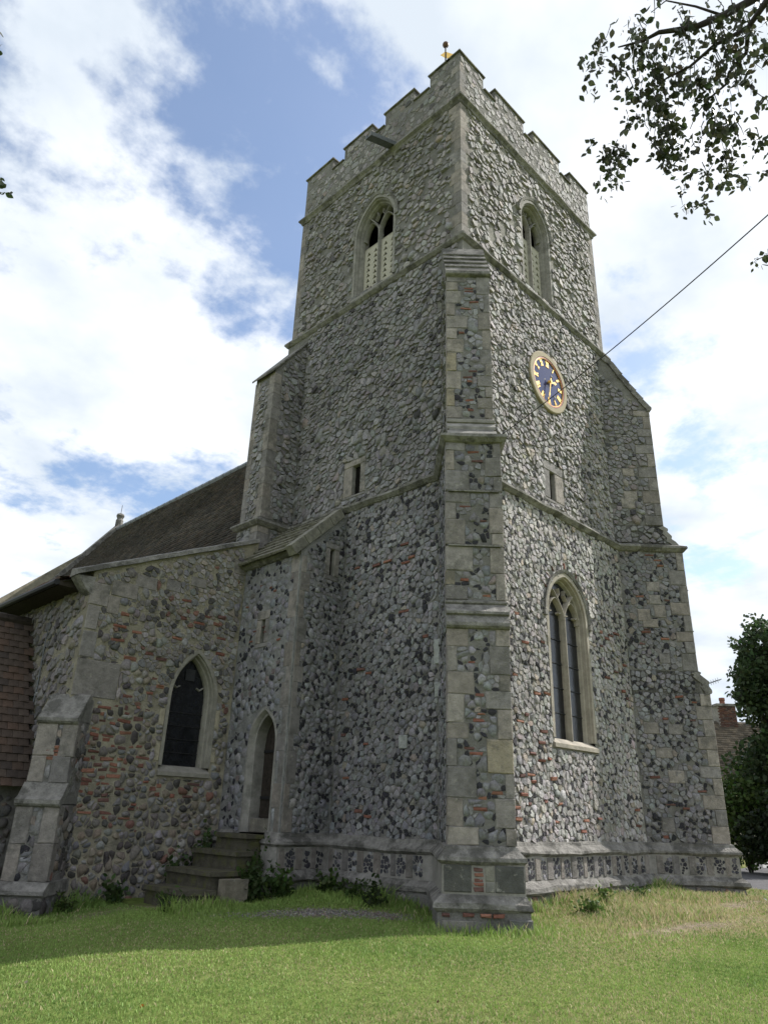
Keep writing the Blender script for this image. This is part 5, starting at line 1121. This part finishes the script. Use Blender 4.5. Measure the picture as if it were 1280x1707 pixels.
# ------------------------------------------------------------------ weeds at the foot of the walls
def weed(x, y, h, spread, n, size, base, label, climb=False):
    t = thing('weed_plant', label, 'plant', (x, y, float(gz(x, y))), 'weeds along the foot of the walls'); z0 = float(gz(x, y)); mb = MB(); Ps = []
    for k in range(max(4, n//22)):
        a = rng.uniform(0, 6.28); r = spread*rng.uniform(.2, 1); hh = h*rng.uniform(.5, 1.05); e = A3(x+math.cos(a)*r, y+math.sin(a)*r, z0+hh)
        if climb: e = A3(x+rng.normal(0, spread*.5), y-abs(rng.normal(0, .05)), z0+hh)
        mid = A3(x+math.cos(a)*r*.35, y+math.sin(a)*r*.35, z0+hh*.55); mb.tube([(x+rng.normal(0, .03), y+rng.normal(0, .03), z0-.03), mid, e], [.006, .005, .002], 4)
        tt = rng.uniform(.1, 1, 22); Ps.append(np.where(tt[:, None] < .5, A3(x, y, z0)+(mid-A3(x, y, z0))*(tt*2)[:, None], mid+(e-mid)*((tt-.5)*2)[:, None])+rng.normal(0, spread*.16+.015, (22, 3)))
    mb.build('stems', mat_stem, t); Pq = np.concatenate(Ps); Pq[:, 2] = np.maximum(Pq[:, 2], z0+.01); V, F = leaves(Pq, size, LEAFSHAPE, LF, -.3); leafmesh('leaves', V, F, lcol(len(Pq), base, .4), t)
mat_stem = mat('plant_stem', (.06, .08, .025), rough=.7, bump=0)
weed(-1.62, 4.72, 1.15, .24, 300, .10, (.05, .085, .025), 'tall leafy weed climbing the wall left of the turret door')
weed(-2.1, 4.66, .7, .28, 200, .09, (.045, .075, .022), 'low leafy weed beside the upper steps and aisle wall')
weed(-3.3, 4.45, .32, .26, 110, .09, (.045, .075, .022), 'small weed at the foot of the aisle wall left of the steps')
weed(-1.85, 2.95, .46, .36, 300, .095, (.04, .07, .02), 'bushy weed at the right side of the stone steps')
weed(-1.45, 2.70, .42, .35, 300, .08, (.05, .085, .022), 'low weed below the turret corner')
weed(-3.25, 2.85, .28, .2, 90, .07, (.05, .085, .022), 'small weed in front of the lowest step')
weed(-1.55, 3.2, .95, .22, 160, .08, (.05, .085, .025), 'weed growing against the upper steps under the door')
weed(1.35, -1.15, .15, .28, 150, .07, (.075, .125, .03), 'low clump of broad leaves beside the near buttress')
weed(5.6, -2.4, .16, .3, 160, .06, (.07, .12, .03), 'small dark clump on the dry turf at right')
weed(3.9, -.72, .2, .2, 80, .06, (.06, .1, .03), 'tiny weed at the foot of the west wall')
weed(-.95, 1.05, .34, .3, 150, .07, (.035, .055, .018), 'dark weed in the angle left of the near buttress')

weed(-.75, 2.35, .30, .30, 200, .08, (.05, .085, .022), 'low nettles below the middle of the north plinth')
weed(-.8, 1.65, .26, .26, 150, .07, (.045, .075, .02), 'small nettle clump between the gravel and the north plinth')
weed(-4.05, 4.5, .24, .22, 100, .07, (.06, .09, .025), 'small weed at the foot of the aisle corner buttress')
weed(2.3, -.85, .24, .30, 150, .07, (.09, .14, .035), 'grassy weed under the west window')
# ------------------------------------------------------------------ grass
def inside_building(x, y):
    b = (x > -.35) & (x < 6.35) & (y > -.35) & (y < 6)
    b |= (x > -1.5) & (x < 0) & (y > 2.8); b |= (x > -4.6) & (y > 4.75) & (x < 9); b |= (x < -4.4) & (y > 5.75)
    s, d = (x-y)*S2, -(x+y)*S2; b |= (np.abs(s) < .62) & (d > 0) & (d < 1.62)
    s, d = ((x-6)+y)*S2, ((x-6)-y)*S2; b |= (np.abs(s) < .62) & (d > 0) & (d < 1.62)
    b |= (x > -3.2) & (x < -1.2) & (y > 3.0)
    cp0 = .3+.30*(x-9.2)+.35*np.sin(x*.5); b |= (x > 9.2) & (y < cp0) & (y > cp0-3)
    return b
def grass():
    n = 1300000; x = rng.uniform(-11, 20, n); y = rng.uniform(-9, 9, n)
    P = np.stack([x, y, gz(x, y)], -1); px, w = projpx(P)
    keep = (w > 1) & (px[:, 0] > -380) & (px[:, 0] < 1660) & (px[:, 1] < 1950) & ~inside_building(x, y)
    dist = np.hypot(x-O_[0], y-O_[1]); keep &= (rng.random(n) < np.clip(1.25*(9/dist)**1.1, .12, 1)) & (dist < 32)
    dry, bare = lawn_state(x, y); keep &= rng.random(n) > bare*.93
    P, x, y, dry, dist = P[keep], x[keep], y[keep], dry[keep], dist[keep]; m = len(P)
    s, d = (x-y)*S2, -(x+y)*S2
    wallside = np.exp(-np.maximum(np.hypot(np.maximum(np.abs(s)-.6, 0), np.maximum(d-1.6, 0)), 0)/.22)*(d > 0)
    wallside = np.maximum(wallside, np.exp(-np.abs(y+.45)/.35)*(x > .8)*(x < 6)); wallside = np.maximum(wallside, np.exp(-np.abs(x+.5)/.45)*(y > .6)*(y < 3)); wallside = np.maximum(wallside, np.exp(-np.abs(y-4.7)/.2)*(x < -1.5)*.8)
    wallside = np.maximum(wallside, np.exp(-np.abs(y-2.75)/.3)*(x > -3.4)*(x < -.4)); wallside = np.maximum(wallside, .8*np.exp(-np.abs(x+4.9)/.35)*(y > 3.6)*(y < 5.4))
    rough = np.clip(.75*(sstep(-.5, 2.5, x-y*.3)*sstep(-3.4, -2.0, y)), 0, 1)*(.6+.6*vnoise(x, y, 2.6, 22))
    tuft = np.clip(wallside*(.65+.6*vnoise(x, y, 5, 21)), 0, 1.3)*np.where((y > .6) & (x < -.2), 1.5, 1.0)+np.clip(rough, 0, .6)*(1-bare[keep])
    h = rng.uniform(.012, .027, m)*(1+.25*vnoise(x, y, 2, 23))+tuft*rng.uniform(.03, .22, m)*(rng.random(m) < .75); wd = rng.uniform(.0016, .0032, m)*(1+dist/9)*(1+.5*tuft)
    az = rng.uniform(0, 6.28, m); lean = rng.uniform(.15, .9, m)*h; a2 = rng.uniform(0, 6.28, m)
    ax = np.stack([np.cos(az), np.sin(az), 0*az], -1)*wd[:, None]; ln = np.stack([np.cos(a2)*lean, np.sin(a2)*lean, h], -1)
    mid = P+ln*A3(.35, .35, .6)
    V = np.stack([P-ax, P+ax, mid+ax*.7, mid-ax*.7, P+ln], 1); F = np.array([(0, 1, 2), (0, 2, 3), (3, 2, 4)]); F = (F[None]+(np.arange(m)*5)[:, None, None]).reshape(-1, 3)
    g = A3(.205, .325, .075); st = A3(.47, .39, .24); yl = A3(.30, .365, .11); dk = A3(.125, .215, .05)
    c = g+(yl-g)*rng.random(m)[:, None]*.7; c = c+(dk-c)*np.clip(.5*vnoise(x, y, 2.3, 31)+.15, 0, .8)[:, None]; p = np.clip(dry*1.05-.25+rng.normal(0, .22, m), 0, 1); c = c+(st-c)*(rng.random(m) < p*.75)[:, None]*.9
    c *= rng.uniform(.8, 1.2, m)[:, None]
    o = mesh('grass', V.reshape(-1, 3), F, M['grass'], cols=np.repeat(c, 5, 0), kind='stuff'); tag(o, 'mown grass of the churchyard lawn with dry straw patches', 'grass'); print('blades', m)
grass()
# gravel of the worn patch below the north wall
n = 2600; x = -1.7+rng.normal(0, .75, n)*S2+rng.normal(0, .22, n)*S2; y = 1.0-rng.normal(0, .1, n)-(x+1.7)*.95+rng.normal(0, .2, n); k = ~inside_building(x, y); P = np.stack([x, y, gz(x, y)+.004], -1)[k]; V, F = leaves(P, .022, np.array([(-.5, -.4, 0), (.5, -.4, 0), (.4, .5, 0), (-.5, .4, 0), (0, 0, .5)]), np.array([(0, 1, 4), (1, 2, 4), (2, 3, 4), (3, 0, 4)]))
o = leafmesh('gravel', V, F, lcol(len(P), (.24, .22, .2), .35), None, 'flint', 'stuff'); tag(o, 'loose grey gravel on the worn patch by the tower', 'gravel')
# fallen leaves on the lawn
for i, (x, y, c, lb) in enumerate(((-6.15, -1.75, (.45, .16, .03), 'orange fallen leaf on the sunlit grass'), (-4.35, -3.1, (.10, .07, .04), 'brown curled fallen leaf near the bottom of the lawn'), (-6.35, -.1, (.30, .27, .19), 'pale dry leaf standing in the grass at the shadow edge'))):
    V, F = leaves(A3(x, y, float(gz(x, y))+.025)[None], .05, LEAFSHAPE, LF); tag(leafmesh('fallen_leaf', V, F, np.array([c]), None), lb, 'leaf', 'fallen leaves on the lawn')
